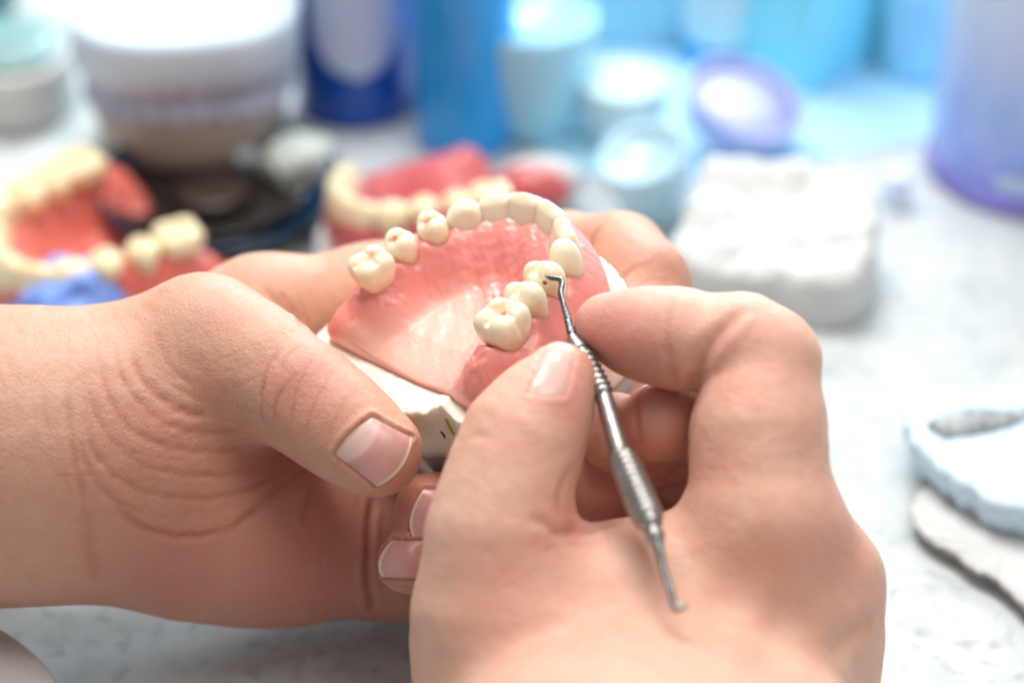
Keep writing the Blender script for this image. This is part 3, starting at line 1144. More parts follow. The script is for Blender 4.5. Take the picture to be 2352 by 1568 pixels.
for pix, w, d, k in [
    ([(1552, 668), (1538, 720), (1535, 780), (1545, 850), (1560, 885)], 1.3, 0.7, 0.35),
    ([(1720, 700), (1672, 745), (1625, 800), (1600, 860), (1592, 905)], 1.8, 1.3, 0.3),
    ([(1640, 740), (1600, 790), (1575, 840)], 1.2, 0.4, 0.2),
    ([(1510, 1120), (1560, 1060), (1590, 990), (1605, 900)], 1.2, 0.4, 0.25),
    ([(1430, 1180), (1470, 1150), (1530, 1118), (1590, 1105)], 1.6, 0.9, 0.35),
    ([(1210, 1185), (1250, 1200), (1290, 1222)], 1.5, 0.8, 0.3),
    ([(1250, 1225), (1310, 1222), (1370, 1215), (1430, 1195)], 1.6, 0.8, 0.4),
    ([(1240, 1270), (1290, 1250), (1340, 1245)], 1.2, 0.4, 0.25),
    ([(1325, 1060), (1300, 1085), (1285, 1130), (1280, 1190)], 1.4, 0.7, 0.4),
    ([(1110, 960), (1150, 935), (1200, 925)], 2.4, 0.3, 0.08),
    ([(1040, 1020), (1090, 1000), (1150, 1005)], 1.2, 0.35, 0.2),
    ([(1890, 1010), (1860, 1030), (1835, 1070)], 2.6, 0.5, 0.08),
    ([(2010, 1425), (1975, 1440), (1930, 1475), (1905, 1510)], 3.0, 1.1, 0.12),
]:
    cl(RH, rl, pix, w, d, k)
for pix, w, d in [([(1845, 1240), (1790, 1330), (1720, 1440), (1660, 1560)], 4.5, -0.75), ([(1950, 1360), (1870, 1440), (1800, 1560)], 4.5, -0.6),
                  ([(1480, 1300), (1560, 1380), (1600, 1500)], 3.0, -0.35), ([(1250, 1380), (1350, 1440), (1400, 1540)], 3.0, -0.35)]:
    cl(RH, rl, pix, w, d, 0.0)
for i in range(60):
    x0 = 1000 + rs_.rand() * 950; y0 = 1000 + rs_.rand() * 540
    a_ = 0.35 + rs_.randn() * 0.5; Lq = 20 + rs_.rand() * 40
    cl(RH, rl, [(x0 + t * Lq * math.cos(a_) + 3 * rs_.randn(), y0 + t * Lq * math.sin(a_) + 3 * rs_.randn()) for t in (-1, 0, 1)], 0.6, 0.14, 0.12, 3)
for pix in ([(1470, 900), (1462, 960), (1478, 1030)], [(1600, 880), (1586, 950), (1570, 1030)], [(1385, 1050), (1440, 1075), (1500, 1080)]):
    cl(RH, rl, pix, 1.0, 0.5, 0.45)
rnails = [dict(quad=[(1212, 900), (1300, 905), (1322, 808), (1248, 800)], lunula=0.1, bulge=0.15, lift=0.1, ring=0.3, kw_mat=M['nail_pale'])]
rred = [((1380, 760, -25), 120, 1.0), ((1480, 800, -25), 110, 0.8), ((1300, 900, -30), 90, 0.8), ((1180, 1000, -40), 90, 0.3), ((1500, 980, -10), 120, 1.0),
        ((1440, 1060, 0), 130, 1.0), ((1380, 1170, 5), 140, 1.0), ((1750, 760, -30), 90, 0.3), ((1880, 1230, -30), 150, 0.7), ((1950, 1370, -20), 120, 0.6), ((1800, 900, -30), 120, 0.4),
        ((1640, 800, -30), 60, 0.5), ((1320, 1210, -35), 50, 0.9), ((1250, 1230, -40), 120, 0.35), ((1560, 1080, -35), 110, 0.35), ((1200, 1350, -45), 160, 0.3)]
rbumps = [((1800, 1200, -40), 110, 1.2), ((1960, 1310, -25), 70, 1.0)]
right_hand = make_hand(RH, 0.7, M['skin_r'], 'pale blurred hand pinching a thin steel carver over the wax', 'hand', rl, rnails, rred, W(1500, 1700, -20), rbumps)


# ------------------------------------------------------------------ the steel carver
def carver():
    pts = [(1315, 772, -17), (1335, 800, -18.5), (1378, 895, -23), (1425, 1040, -32), (1500, 1215, -44), (1520, 1290, -49), (1550, 1392, -55)]
    root = empty('wax_carver', W(1378, 895, -23), 'thin double-ended steel wax carver held between thumb and forefinger', 'dental tool')

    def run(name, pix, rad, m, n=16, sub=6, sc=None):
        P = np.array([C(*q) for q in pix])
        Q = cr(P, sub)
        rr = np.interp(np.linspace(0, 1, len(Q)), np.linspace(0, 1, len(rad)), rad)
        V, F = tube(Q, rr, n)
        return link(name, c2w(V), F, m, root)
    # working tip: flattened bent blade
    def blade(pix, wd, th, name):
        P = cr(np.array([C(*q) for q in pix]), 6)
        w_ = np.interp(np.linspace(0, 1, len(P)), np.linspace(0, 1, len(wd)), wd)
        t_ = np.interp(np.linspace(0, 1, len(P)), np.linspace(0, 1, len(th)), th)
        rs = []
        for i in range(len(P)):
            t = P[min(i + 1, len(P) - 1)] - P[max(i - 1, 0)]; t /= np.linalg.norm(t)
            a = np.cross(t, [0, 0, 1.0]); a /= np.linalg.norm(a)
            b = np.cross(t, a)
            ang = np.linspace(0, 2 * math.pi, 12, endpoint=False)
            ca, sa = np.cos(ang), np.sin(ang)
            rs.append(P[i] + w_[i] * np.sign(ca)[:, None] * (np.abs(ca) ** 0.6)[:, None] * a + t_[i] * np.sign(sa)[:, None] * (np.abs(sa) ** 0.6)[:, None] * b)
        V, F = rings(rs)
        link(name, c2w(V), F, M['steel_dark'], root)
    blade([(1252, 633, -10.5), (1264, 638, -10.8), (1279, 640, -11.2), (1289, 644, -11.6), (1290, 656, -12), (1287, 672, -12.5), (1294, 700, -13.5), (1304, 732, -15), (1311, 762, -16.5), (1313, 775, -17)],
          [0.12, 0.5, 0.5, 0.62, 0.6, 0.55, 0.55, 0.75, 0.85, 0.6], [0.1, 0.3, 0.35, 0.45, 0.45, 0.45, 0.5, 0.55, 0.7, 0.6], 'tip')
    run('collar', [(1312, 768, -17), (1320, 785, -17.5), (1334, 806, -19)], [0.8, 1.5, 1.9], M['steel'])

    def knurl(pix, r0, r1, r2, name):
        P = np.array([C(*q) for q in pix])
        L = np.linalg.norm(P[1] - P[0])
        ax = (P[1] - P[0]) / L
        ref = np.cross(ax, [0.2, 0.3, 1]); ref /= np.linalg.norm(ref)
        b = np.cross(ax, ref)
        nl, na = int(L / 0.22), 72
        rs = []
        for i in range(nl + 1):
            t = i / nl
            r = r0 + (r1 - r0) * min(1, t * 8) if t < 0.125 else (r1 + (r2 - r1) * max(0, (t - 0.875) * 8))
            a = np.linspace(0, 2 * math.pi, na, endpoint=False)
            s = t * L
            kn = 0.5 * (0.5 + 0.5 * math.sin(s * 4.4)) * (0.55 + 0.45 * np.abs(np.sin(a * 4)))
            rr = r + (kn if 0.06 < t < 0.94 else 0)
            rs.append(P[0] + ax * s + (rr * np.cos(a))[:, None] * ref + (rr * np.sin(a))[:, None] * b)
        V, F = rings(rs)
        link(name, c2w(V), F, M['steel'], root)
    knurl([(1334, 806, -19), (1388, 912, -24.4)], 1.6, 1.9, 1.6, 'knurled_grip')
    run('shaft', [(1387, 910, -24.3), (1404, 970, -28), (1425, 1042, -32.2)], [1.75, 1.75, 1.9], M['steel'])
    knurl([(1424, 1040, -32), (1497, 1208, -44)], 2.1, 2.65, 2.1, 'knurled_grip')
    run('collar', [(1496, 1205, -43.8), (1500, 1216, -44.5), (1505, 1232, -45.6), (1512, 1252, -46.8)], [2.2, 1.5, 1.9, 0.9], M['steel'])
    run('neck', [(1510, 1248, -46.6), (1522, 1300, -49.5), (1538, 1350, -52.5), (1548, 1388, -54.5), (1556, 1396, -55), (1578, 1388, -55)], [1.0, 0.75, 0.65, 0.7, 0.75, 0.4], M['steel_dark'])


carver()


def crumb():
    # small dark red wax crumb on the cheek side of the premolar next to the tip
    dg = bpy.context.evaluated_depsgraph_get()
    d = c2w(C(1251, 650)) - CAM
    best = None
    for o in model_root.children:
        if o.name.split('.')[0] not in ('tooth', 'wax_base'): continue
        b_ = np.array(model_root['_w'])
        ok, p, n, _ = o.ray_cast(Vector((CAM - b_) / 1000), Vector(d).normalized())
        if ok:
            w_ = np.array(p) * 1000 + b_
            if best is None or np.linalg.norm(w_ - CAM) < np.linalg.norm(best[0] - CAM): best = (w_, np.array(n))
    if best is None: return
    p, n = best
    V, F = lathe([(0.42 * math.sin(a), 0.42 - 0.42 * math.cos(a)) for a in np.linspace(0.05, math.pi - 0.05, 10)], 14)
    V = V * np.array([1, 1.5, 0.9]); V *= (1 + 0.25 * wob(V, 0.7, 3))[:, None]
    o = link('wax_crumb', V + p + n * 0.0 - np.array([0, 0, 0.3]), F, M['blood'], None, loc=p)
    tag(o, 'tiny dark red wax crumb stuck to the premolar under the carver tip', 'crumb')


crumb()

# ------------------------------------------------------------------ background things on the worktop
UPV = np.array([0, 0, 1.0])


def put(V, at, yaw=0.0, tilt=(0, 0)):
    R = Matrix.Rotation(math.radians(yaw), 3, 'Z') @ Matrix.Rotation(math.radians(tilt[0]), 3, 'X') @ Matrix.Rotation(math.radians(tilt[1]), 3, 'Y')
    return np.asarray(V) @ np.array(R).T + at


def dee(n, rx, ry, sq=2.6):
    """rounded horseshoe outline, flat at the back"""
    a = np.linspace(0, 2 * math.pi, n, endpoint=False)
    x, y = np.cos(a), np.sin(a)
    r = (np.abs(x) ** sq + np.abs(y) ** sq) ** (-1 / sq)
    x, y = x * r, y * r
    y = np.where(y > 0, np.maximum(y * 0.8, 0), y)
    return np.column_stack([x * rx, y * ry])


def stack(levels, rx, ry, n=160, seed=0, jag=0.0):
    rs = []
    for s, z in levels:
        o = dee(n, rx, ry) * s
        p = np.column_stack([o, np.full(n, float(z))])
        if jag: p[:, :2] *= (1 + jag * wob(p, 14, seed))[:, None]
        rs.append(p)
    V, F = rings(rs)
    return V, F


def lathe_thing(name, at, prof, m, label, cat, parent=None, tilt=(0, 0), yaw=0, n=72, group=None, ctop=False):
    V, F = lathe(prof, n, closed_top=ctop)
    o = link(name, put(V, at, yaw, tilt), F, m, parent, loc=None if parent is not None else at)
    if parent is None: tag(o, label, cat, group)
    return o


def cup(r0, r1, h, t=1.2, foot=0.6, n=10, fill=0):
    """open cup profile with wall thickness: outside up, over the rim, inside down"""
    p = [(0.01, 0)]
    for i in range(n + 1):
        u = i / n
        p.append((r0 * foot + (r1 - r0 * foot) * math.sin(u * math.pi / 2) ** 0.75, h * u))
    p[1] = (r0 * foot, 0)
    for i in range(n, -1, -1):
        u = i / n
        p.append((max(0.02, r0 * foot + (r1 - r0 * foot) * math.sin(u * math.pi / 2) ** 0.75 - t), max(t, h * u)))
    p.append((0.01, t))
    if fill:  # closed surface added so the inside of the cup does not go dark
        k = n + 2
        p = p[:k] + [(p[k - 1][0] - t, h), (p[k - 1][0] - t - 0.3, h * fill), (0.01, h * fill)]
    return p


def bottle(r, h, neck=0.4, nh=0.16):
    p = [(0.01, 0), (r * 0.86, 0), (r * 0.96, r * 0.04), (r, r * 0.14)]
    p += [(r, h * k) for k in (0.15, 0.35, 0.55, 1 - nh - 0.12)]
    for i in range(1, 7):
        a = i / 6 * math.pi / 2
        p.append((r * neck + (r - r * neck) * math.cos(a), h * (1 - nh - 0.12) + h * 0.12 * math.sin(a)))
    p += [(r * neck, h), (0.01, h)]
    return p


B = {}
B['navy'] = plain('navy_plastic', (0.004, 0.075, 0.42), 0.22, 0.1, 30, coat=0.3)
B['blue'] = plain('blue_plastic', (0.02, 0.38, 0.92), 0.22, 0.1, 30, coat=0.3)
B['label'] = plain('pale_label', (0.55, 0.68, 0.90), 0.45, 0.06, 30)
B['cyanpale'] = plain('pale_cyan_plastic', (0.40, 0.76, 0.94), 0.25, 0.1, 30, sss=0.3, coat=0.2)
B['ice'] = plain('ice_blue_plastic', (0.50, 0.76, 0.90), 0.22, 0.1, 60, sss=0.3, coat=0.3)
B['cyan'] = plain('cyan_plastic', (0.30, 0.84, 1.0), 0.30, 0.08, 20, sss=0.2, coat=0.2)
B['azure'] = plain('azure_plastic', (0.02, 0.46, 0.90), 0.25, 0.08, 20)
B['frost'] = plain('frosted_plastic', (0.66, 0.86, 0.92), 0.4, 0.06, 20, sss=0.3)
B['toothshade'] = plain('shaded_blue_plaster', (0.50, 0.57, 0.70), 0.7, 0.2, 120)  # shade of the grooves between the teeth put into this colour
B['lav'] = plain('lavender_plastic', (0.42, 0.50, 0.90), 0.25, 0.12, 40, sss=0.2)
B['lavpale'] = plain('pale_lavender_plastic', (0.66, 0.72, 0.90), 0.3, 0.08, 40, sss=0.2)
B['violet'] = plain('violet_plastic', (0.30, 0.26, 0.76), 0.2, 0.3, 25, coat=0.3)
B['teal'] = plain('grey_teal_glaze', (0.20, 0.34, 0.34), 0.4, 0.15, 25)
B['tealdark'] = plain('dark_teal_plastic', (0.05, 0.19, 0.20), 0.3, 0.15, 25)
B['black'] = plain('black_rubber', (0.012, 0.010, 0.010), 0.18, 0.3, 60, coat=0.5)
B['brown'] = plain('brown_reflection', (0.05, 0.035, 0.025), 0.3, 0.4, 60)
B['inkblue'] = plain('dark_navy_rubber', (0.004, 0.035, 0.085), 0.25, 0.3, 60, coat=0.3)
B['clay'] = plain('blue_modelling_clay', (0.20, 0.34, 0.80), 0.6, 0.25, 130, sss=0.1, bmp=0.8, bscale=220)
B['lump'] = plain('greenish_white_plaster', (0.55, 0.62, 0.58), 0.7, 0.1, 60)
B['bluealg'] = plain('pale_blue_plaster', (0.62, 0.78, 0.90), 0.6, 0.06, 60, sss=0.1)
B['granite'] = plain('grey_metal_mesh', (0.34, 0.37, 0.38), 0.4, 0.45, 420, bmp=0.9)


def violet_liquid():
    m, nt, b = mat('violet_liquid_bottle')
    t = nt.nodes.new('ShaderNodeTexCoord')
    sp = nt.nodes.new('ShaderNodeSeparateXYZ')
    lk(nt, t.outputs['Object'], sp.inputs[0])
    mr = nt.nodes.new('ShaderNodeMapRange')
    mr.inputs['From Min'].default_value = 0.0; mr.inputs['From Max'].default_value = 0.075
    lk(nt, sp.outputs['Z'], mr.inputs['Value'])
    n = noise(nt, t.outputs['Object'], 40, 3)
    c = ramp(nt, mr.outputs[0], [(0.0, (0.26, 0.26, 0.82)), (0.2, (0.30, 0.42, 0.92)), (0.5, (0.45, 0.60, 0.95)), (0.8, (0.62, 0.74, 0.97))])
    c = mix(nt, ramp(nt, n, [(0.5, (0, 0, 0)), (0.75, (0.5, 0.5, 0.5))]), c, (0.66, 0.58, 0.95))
    lk(nt, c, b.inputs['Base Color'])
    b.inputs['Roughness'].default_value = 0.2
    b.inputs['Subsurface Weight'].default_value = 0.3
    b.inputs['Subsurface Scale'].default_value = 0.01
    b.inputs['Coat Weight'].default_value = 0.4
    return m


def background():
    # articulated plaster casts, upper left
    at = T(445, 318)
    root = empty('plaster_model', at, 'large round white plaster model on a beige base beside the dark blue bottle', 'plaster model')
    rx, ry = 32.5, 31.0
    V, F = stack([(0.0, 0.05), (0.72, 0), (0.78, 1), (0.82, 8), (0.86, 15), (0.87, 19), (0.5, 19.2)], rx, ry, seed=3, jag=0.01)
    link('lower_cast', put(V, at, 6), F, M['plaster_beige'], root)
    V, F = stack([(0.6, 30.8), (0.97, 31), (1.0, 32), (1.0, 43), (0.98, 45), (0.86, 45.5), (0.80, 42), (0.2, 41)], rx, ry, seed=4, jag=0.006)
    link('upper_cast', put(V, at, 6), F, M['plaster_blue'], root)
    V, F = stack([(0.84, 18.6), (0.90, 20.0), (0.86, 23.5), (0.80, 25.0), (0.87, 26.5), (0.93, 30.0), (0.93, 31.2)], rx, ry, 160)
    ang = np.arctan2(V[:, 1], V[:, 0])
    V[:, :2] *= (0.97 + 0.085 * np.abs(np.sin(ang * 14)))[:, None]
    link('tooth_row', put(V, at, 6), F, B['toothshade'], root)

    at = T(20, 238)
    root = empty('plaster_model', at, 'low white plaster model with grey green top beside the large plaster model', 'plaster model')
    V, F = stack([(0.0, 0.05), (0.93, 0), (0.97, 3), (1.0, 17), (0.97, 18.5), (0.9, 18.8)], 20.5, 22, seed=6, jag=0.01)
    link('cast', put(V, at, -5), F, M['plaster_white'], root)
    V, F = stack([(0.0, 18.75), (0.88, 18.9), (0.86, 21), (0.5, 22), (0.0, 22.2)], 20.5, 22, seed=6, jag=0.01)
    link('top_plate', put(V, at, -5), F, B['teal'], root)
    lathe_thing('bottle', T(-95, 20), bottle(19, 90), B['tealdark'], 'dark teal bottle behind the low plaster model in the corner', 'bottle', ctop=True)

    # blue bottles
    at = T(815, 240)
    root = empty('bottle', at, 'dark blue bottle with a pale rounded label next to the tall plaster model', 'bottle')
    V, F = lathe(bottle(17.5, 110), 72, closed_top=True)
    link('body', put(V, at), F, B['navy'], root)
    V = []; F = []
    na, nz = 20, 30
    for k in range(nz):
        u = k / (nz - 1)
        half = 0.78 * math.sqrt(max(0.0, 1 - (1 - min(1, u * 3.2)) ** 2)) + 0.01
        for i in range(na):
            a = math.radians(-82) + half * (2 * i / (na - 1) - 1) + 0.32 * u * 0
            V.append((17.75 * math.cos(a), 17.75 * math.sin(a), 17 + 62 * u))
    for k in range(nz - 1):
        for i in range(na - 1):
            F.append((k * na + i, k * na + i + 1, (k + 1) * na + i + 1, (k + 1) * na + i))
    link('label', put(np.array(V), at), F, B['label'], root)
    lathe_thing('bottle', T(925, 215), bottle(7.5, 90), B['label'], 'slim light blue tube between the two blue bottles', 'tube', ctop=True)
    lathe_thing('bottle', T(1070, 318), bottle(14.5, 120), B['blue'], 'bright blue bottle behind the light blue rubber cup', 'bottle', ctop=True)
    lathe_thing('mixing_cup', T(1222, 300), cup(19, 18.5, 37, 1.2, 0.55, fill=0.95), B['cyanpale'], 'light blue mixing cup with rounded bottom in front of the blue bottle', 'cup')
    lathe_thing('measuring_cup', T(1428, 322), cup(12, 13, 20, 0.9, 0.7, fill=0.93), B['frost'], 'whitish translucent cup standing right behind the ice blue cup', 'cup')
    lathe_thing('measuring_cup', T(1515, 492), cup(12, 12, 24, 0.9, 0.6, fill=0.9), B['ice'], 'small ice blue cup, closed to stay bright inside, leaning on the worktop behind the fingers', 'cup', tilt=(14, -14))
    # jar in front of the cyan box
    at = T(1655, 135)
    root = empty('jar', at, 'frosted white jar with a bright azure foot before the cyan box', 'jar')
    V, F = lathe([(0.01, 0), (10.5, 0), (12.4, 2), (12.8, 6.5), (0.01, 6.5)], 64)
    link('foot', put(V, at), F, B['azure'], root)
    V, F = lathe([(0.01, 6.6), (10.2, 6.7), (12.4, 10), (12.8, 20), (12.8, 44), (12, 46), (0.01, 46)], 64)
    link('body', put(V, at), F, B['frost'], root)

    # big cyan box with rounded edges, colour lightened to carry the flare glow
    def rbox(sx, sy, sz, r=5, n=8):
        rs = []
        def outl(s):
            o = []
            for cx, cy, a0 in ((1, 1, 0), (-1, 1, 90), (-1, -1, 180), (1, -1, 270)):
                for k in range(n + 1):
                    a = math.radians(a0 + 90 * k / n)
                    o.append((cx * (sx / 2 - r) + (r - s) * math.cos(a), cy * (sy / 2 - r) + (r - s) * math.sin(a)))
            return np.array(o)
        for s, z in ((2, 0), (0.5, 1), (0, 3), (0, sz - 1), (0.6, sz)):
            o = outl(s); rs.append(np.column_stack([o, np.full(len(o), float(z))]))
        for s, z in ((2.0, sz), (2.4, sz - 2), (3.0, 8)):
            o = outl(s); rs.append(np.column_stack([o, np.full(len(o), float(z))]))
        return rings(rs)
    k0 = T(1850, 232); kl = T(1330, 110); kr = T(2150, 105)
    dl = kl - k0; dr_ = kr - k0
    yaw = math.degrees(math.atan2(dr_[1], dr_[0]))
    V, F = rbox(80, 95, 60)
    V[:, 0] += 40; V[:, 1] += 47.5
    o = link('storage_box', put(V, k0, yaw + 6), F, B['cyan'], None, smooth=False, loc=k0)
    tag(o, 'cyan plastic storage box lightened for the flare glow, one corner forward', 'box')
    V, F = rbox(90, 50, 50)
    V[:, 0] -= 45; V[:, 1] += 25
    k1 = T(1600, 118)
    o = link('storage_box', put(V, k1, -2), F, B['cyanpale'], None, smooth=False, loc=k1)  # its pale cyan also fills in the flare glow
    tag(o, 'pale cyan plastic box filling in the glow behind the light blue mixing cup', 'box')

    # lavender scoop: half bowl lying on its side
    at = T(1668, 352)
    root = empty('scoop_bowl', at, 'lavender bowl tilted to one side with a whitish filling', 'bowl')
    V, F = lathe(cup(13.5, 13.5, 13, 1.4, 0.3), 64)
    V = V * 1.3
    link('bowl', put(V, at + UPV * 4.0, 0, (12, 16)), F, B['lav'], root)
    V, F = lathe([(0.01, 1.6), (6, 2.2), (9.5, 4.5), (11.6, 8.6), (0.01, 8.9)], 64)
    V = V * 1.3
    link('filling', put(V + np.array([0, 0, 3.0]), at + UPV * 4.0, 0, (12, 16)), F, B['lavpale'], root)
    lathe_thing('medicine_pot', T(2055, 470), [(0.01, 0), (4.0, 0), (4.2, 1), (4.0, 9), (3.4, 10), (0.01, 10)], B['lavpale'], 'small pale lavender pot behind the white plaster arch', 'pot')

    # added mat: its pale blue stands in for light reflected by the worktop
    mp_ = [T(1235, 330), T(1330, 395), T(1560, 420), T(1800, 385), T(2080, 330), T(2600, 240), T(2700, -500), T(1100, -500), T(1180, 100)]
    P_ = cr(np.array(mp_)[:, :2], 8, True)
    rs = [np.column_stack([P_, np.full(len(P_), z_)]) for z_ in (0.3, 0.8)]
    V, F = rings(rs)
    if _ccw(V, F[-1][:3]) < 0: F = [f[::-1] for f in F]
    o = link('reflection_mat', V, F, plain('pale_blue_reflection', (0.48, 0.76, 0.90), 0.4, 0.08, 14), None, smooth=False)
    tag(o, 'added pale blue mat standing in for the blue reflection on the worktop', 'mat')
    for (bx, by, r_, h_, mm, lab) in ((1260, 40, 14, 60, 'cyan', 'added cyan jar for the glow behind the light blue mixing cup'), (1460, 30, 17, 60, 'frost', 'added frosted jar for the glow left of the jar with the azure foot'),
                                      (1960, 95, 13, 40, 'ice', 'added ice blue jar for the glow at the corner of the cyan storage box'), (2100, 160, 11, 36, 'cyanpale', 'added slim pale cyan jar for the glow next to the violet bottle')):
        lathe_thing('jar', T(bx, by, 0.8), bottle(r_, h_, 0.8, 0.1), B[mm], lab, 'jar', ctop=True)  # added jars; their cyan tones stand in for a hazy glow

    # violet bottle
    at = T(2380, 385)
    root = empty('bottle', at, 'large translucent violet bottle with a thick dark violet foot at the table edge', 'bottle')
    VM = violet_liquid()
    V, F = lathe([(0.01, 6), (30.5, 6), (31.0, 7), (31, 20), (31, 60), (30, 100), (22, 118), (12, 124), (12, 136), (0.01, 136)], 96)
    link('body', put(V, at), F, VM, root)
    V, F = lathe([(0.01, 0), (28, 0), (31, 1.2), (31.8, 3.2), (31.3, 6), (0.01, 6)], 96)
    link('foot', put(V, at), F, B['violet'], root)
    V = []; F = []
    for k in range(2):
        for i in range(16):
            a = math.radians(-122 + i * 2.4)
            V.append((31.4 * math.cos(a), 31.4 * math.sin(a), 8.0 + 5.0 * k))
    for i in range(15): F.append((i, i + 1, 17 + i, 16 + i))
    link('label', put(np.array(V), at), F, B['label'], root)

    # white plaster arch on the right
    at = T(1775, 655)
    root = empty('plaster_cast', at, 'bright white plaster arch standing behind the working hand', 'plaster cast')
    rx, ry = 28, 27
    n = 200
    o = dee(n, rx * 0.93, ry * 0.9, 4.5) * (1 + 0.05 * np.sin(np.linspace(0, 2 * math.pi, n, endpoint=False) * 3 + 1.0))[:, None]
    o[:, 1] = -o[:, 1]
    rs = []
    for s, z in ((0.97, 0), (1.0, 2), (1.0, 8), (0.985, 14), (0.96, 17), (0.91, 19), (0.82, 19.8), (0.72, 19.6), (0.60, 18.6), (0.48, 17.6), (0.3, 17.4), (0.05, 17.6)):
        p = np.column_stack([o * s, np.full(n, float(z))])
        back = np.clip(0.5 + p[:, 1] / (ry * 2) * 1.2, 0, 1)
        if z > 10: p[:, 2] = 11.5 + (p[:, 2] - 11.5) * (0.25 + 1.15 * back) + back * 3
        p[:, 2] += ((1.7 * wob(p, 19, 20) + 0.5 * np.sign(wob(p, 13, 24)) + 0.5 * wob(p, 6, 23)) * min(1, z / 10))
        p[:, :2] *= (1 + 0.035 * wob(p, 22, 21) + 0.015 * wob(p, 8, 22))[:, None]
        rs.append(p)
    V, F = rings(rs)
    V2 = put(V, at, -17)
    link('cast', V2, F, M['plaster_white'], root)

    # blue-white cast with metal mesh on a broken slab, right edge
    at = T(2300, 1100)
    root = empty('plaster_impression', at, 'pale blue plaster impression with a grey mesh groove at the right table edge', 'impression')
    z0, z1 = 5.0, 15.0
    topo = [(2072, 905), (2100, 888), (2180, 886), (2280, 892), (2360, 884), (2480, 900), (2560, 1000), (2540, 1150), (2440, 1190), (2352, 1168), (2290, 1152), (2215, 1112), (2160, 1075), (2110, 1030), (2078, 975)]
    def poly_solid(pix, za, zb, zr, jag, seed, bev=1.2):
        P = np.array([T(x, y, zb)[:2] for x, y in pix])
        P = np.concatenate([P[i] + (P[(i + 1) % len(P)] - P[i]) * np.linspace(0, 1, 12, endpoint=False)[:, None] for i in range(len(P))])
        c = P.mean(0)
        n = len(P)
        P3 = np.column_stack([P, np.zeros(n)])
        d = (P - c) / np.linalg.norm(P - c, axis=1, keepdims=True)
        j = jag * wob(P3, 7, seed) + jag * 0.5 * wob(P3, 2.5, seed + 1)
        rs = []
        for off, z, kz in ((-zr - 3, za, 0), (-zr, za + 0.2, 0), (-zr * 0.4, (za + zb) / 2, 0), (0, zb - bev, 1), (-bev, zb, 1), (-0.45, zb + 0.3, 0.6), (-0.9, zb + 0.2, 0.5)):
            q = P + d * (off + j)[:, None] if (off > -0.4 or off < -1.0 or off == -bev) else c + (P - c) * (1 + off)
            rs.append(np.column_stack([q, np.full(n, z) + kz * 0.5 * wob(P3, 10, seed + 2)]))
        return rings(rs)
    V, F = poly_solid(topo, z0, z1, 3.0, 1.0, 25)
    if V[F[-1], 2].mean() < 0: pass
    link('cast', V, F, B['bluealg'], root)
    # groove with grey mesh: a dark crescent ridge set in the top
    gp = cr(np.array([T(x, y, z1 + 0.9) for x, y in ((2150, 990), (2185, 975), (2240, 965), (2300, 960), (2360, 945), (2420, 930))]), 10)
    V, F = tube(gp, [2.2 + 2.6 * math.sin(math.pi * min(1, (i + 4) / 40)) + 0.35 * math.sin(i * 1.3) for i in range(len(gp))], 20)
    V[:, 2] = z1 + 0.4 + (V[:, 2] - z1 - 0.4) * 0.5
    link('metal_mesh', V, F, B['granite'], root)
    slab = [(2092, 1190), (2098, 1130), (2140, 1105), (2230, 1130), (2352, 1140), (2520, 1180), (2640, 1350), (2560, 1520), (2440, 1470), (2352, 1385), (2290, 1330), (2250, 1312), (2180, 1262), (2120, 1228)]
    V, F = poly_solid(slab, 2.2, 5.0, 1.5, 0.9, 31, 0.8)
    o = link('plaster_slab', V, F, M['plaster_white'], None)
    tag(o, 'thin broken white plaster slab under the pale blue impression', 'plaster slab')

    # black dish; the brown layer stands in for a reflection inside it
    at = T(505, 478)
    root = empty('mixing_bowl', at, 'shallow black rubber bowl with painted brown reflection between the red denture and tall model', 'bowl')
    V, F = lathe([(0.01, 0), (24, 0), (30, 3), (33.5, 9), (33.2, 10), (32.2, 9.4), (28.5, 4.6), (23, 2.2), (0.01, 1.8)], 96)
    V = V * np.array([1, 1.12, 1])
    link('bowl', put(V, at), F, B['inkblue'], root)
    V, F = lathe([(0.01, 2.0), (22, 2.6), (26, 4.0), (29.5, 7.2), (25, 5.0), (20, 3.4), (0.01, 3.0)], 96)
    link('bowl_layer', put(V + np.array([-3.5, 1.5, 0.2]), at), F, B['black'], root)
    V, F = lathe([(0.01, 3.2), (9, 3.4), (11, 4.4), (9, 5.0), (0.01, 4.8)], 48)
    link('bowl_layer', put(V + np.array([-2, 1, 0.8]), at), F, B['brown'], root)

    def blob(name, at, r, m, label, cat, seed, sq=0.6, amp=0.18, s=9.0):
        V, F = lathe([(r * math.sin(a), r - r * math.cos(a)) for a in np.linspace(0.01, math.pi - 0.01, 30)], 60)
        V = V * np.array([1, 1, sq])
        c = np.array([0, 0, r * sq])
        V = c + (V - c) * (1 + amp * wob(V, s, seed) + amp * 0.5 * wob(V, s * 0.4, seed + 3))[:, None]
        V[:, 2] = np.maximum(V[:, 2], 0.0)
        o = link(name, V + at, F, m, None, loc=at)
        tag(o, label, cat)
        return o
    blob('plaster_lump', T(690, 425), 9.5, B['lump'], 'greenish white plaster lump on the far rim of the black bowl', 'plaster lump', 14, 0.8, 0.22, 12)
    blob('plaster_lump', T(565, 395), 3.4, M['plaster_blue'], 'tiny pale lump standing in for a white glint at the rim of the black bowl', 'plaster lump', 18, 1.3, 0.15, 5)  # small pale body put in place of a white glint
    blob('clay_lump', T(180, 748), 13.0, B['clay'], 'crumpled lump of blue modelling clay behind the wrist', 'clay', 22, 0.62, 0.22, 10)
    blob('clay_lump', T(70, 765), 8.0, B['clay'], 'small flattened piece of blue clay beside the bigger clay lump', 'clay', 27, 0.5, 0.22, 10)
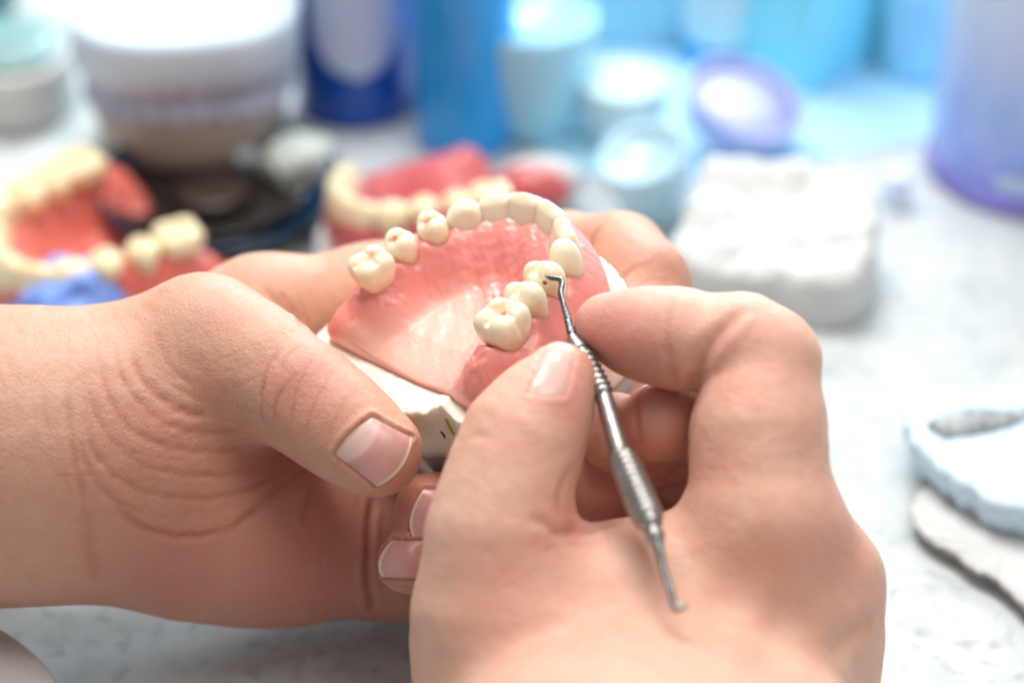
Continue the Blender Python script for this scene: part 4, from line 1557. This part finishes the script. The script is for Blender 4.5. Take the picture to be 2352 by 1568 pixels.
    blob('plaster_lump', T(720, 290), 14, B['teal'], 'grey green plaster pile in shadow behind the denture', 'plaster lump', 33, 0.5, 0.15, 12) if False else None

    # dish in the near left corner
    lathe_thing('porcelain_lid', T(-300, 1790), [(0.01, 0), (36, 0), (40, 3), (40.5, 10), (38, 14), (30, 17), (15, 18.5), (0.01, 19)], M['plaster_white'], 'white porcelain lid cut off by the near left corner', 'lid')

    # two further dentures
    def denture(origin, ydir, k, material, label, base=False, tz=0.0, roll=0.0, bottom=-17.0, only=None):
        y = np.array(ydir, float); y /= np.linalg.norm(y)
        x = np.cross(y, UPV); x /= np.linalg.norm(x)
        z = np.cross(x, y)
        if roll:
            a = math.radians(roll)
            x, z = x * math.cos(a) + z * math.sin(a), z * math.cos(a) - x * math.sin(a)
        fr = Frame(origin, x, y, z, k)
        root = empty('denture', fr.w(np.array([-2, 8, bottom])), label, 'denture', 'dentures lying behind the hands')
        COLLARS[:] = list(only) if only is not None else list(range(12))
        wax_base(fr, root, material, 45, 0.6, bottom, 'denture_base')
        set_teeth(fr, root, M['tooth_far'], 0.5, only, 1.08, 0.72)
        if base:
            n = len(cr(PLO, 6, True)); o = cr(PLO, 6, True)
            c = np.array([-2.0, 8.0]); d = (o - c) / np.linalg.norm(o - c, axis=1, keepdims=True)
            rs = [np.column_stack([o + d * off, np.full(n, z_)]) for off, z_ in ((-12, -15.9), (-1, -15.6), (0, -16.4), (-1.5, bottom + 0.3), (-3, bottom - 2.5))]
            V, F = rings(rs)
            if _ccw(V, F[-1][:3]) > 0: F = [f[::-1] for f in F]
            link('plaster_base', fr.w(V), F, M['plaster_white'], root)
        return root
    cden = denture(T(1062, 372, 27), (-0.93, -0.37, -0.03), 1.12, M['pink_acrylic'], 'pink denture with a full row of yellowish teeth behind the dental model', True, roll=-7, bottom=-22, only=range(0, 8))
    V, F = lathe([(9.5 * math.sin(a), 9 - 9 * math.cos(a)) for a in np.linspace(0.01, math.pi - 0.01, 24)], 40)
    V[:, :2] *= (1 + 0.08 * wob(V, 12, 9))[:, None]
    link('flange', put(V * np.array([1.1, 0.75, 0.78]), T(1222, 486, 2)), F, M['pink_acrylic'], cden)
    V, F = lathe([(11 * math.sin(a), 10 - 10 * math.cos(a)) for a in np.linspace(0.01, math.pi - 0.01, 24)], 40)
    link('flange_rim', put(V * np.array([1.1, 0.65, 0.76]), T(1240, 474, 1)), F, M['plaster_white'], cden)
    p = T(285, 445, 19)
    q = T(-117, 597, 19)
    denture(p, (q - p) + np.array([0, 0, -3]), 1.28, M['red_acrylic'], 'bright red denture with yellow teeth in front of the black bowl', False, bottom=-14.8)


background()
# ------------------------------------------------------------------ tidy
for o in SC.objects:
    if '_w' in o: del o['_w']
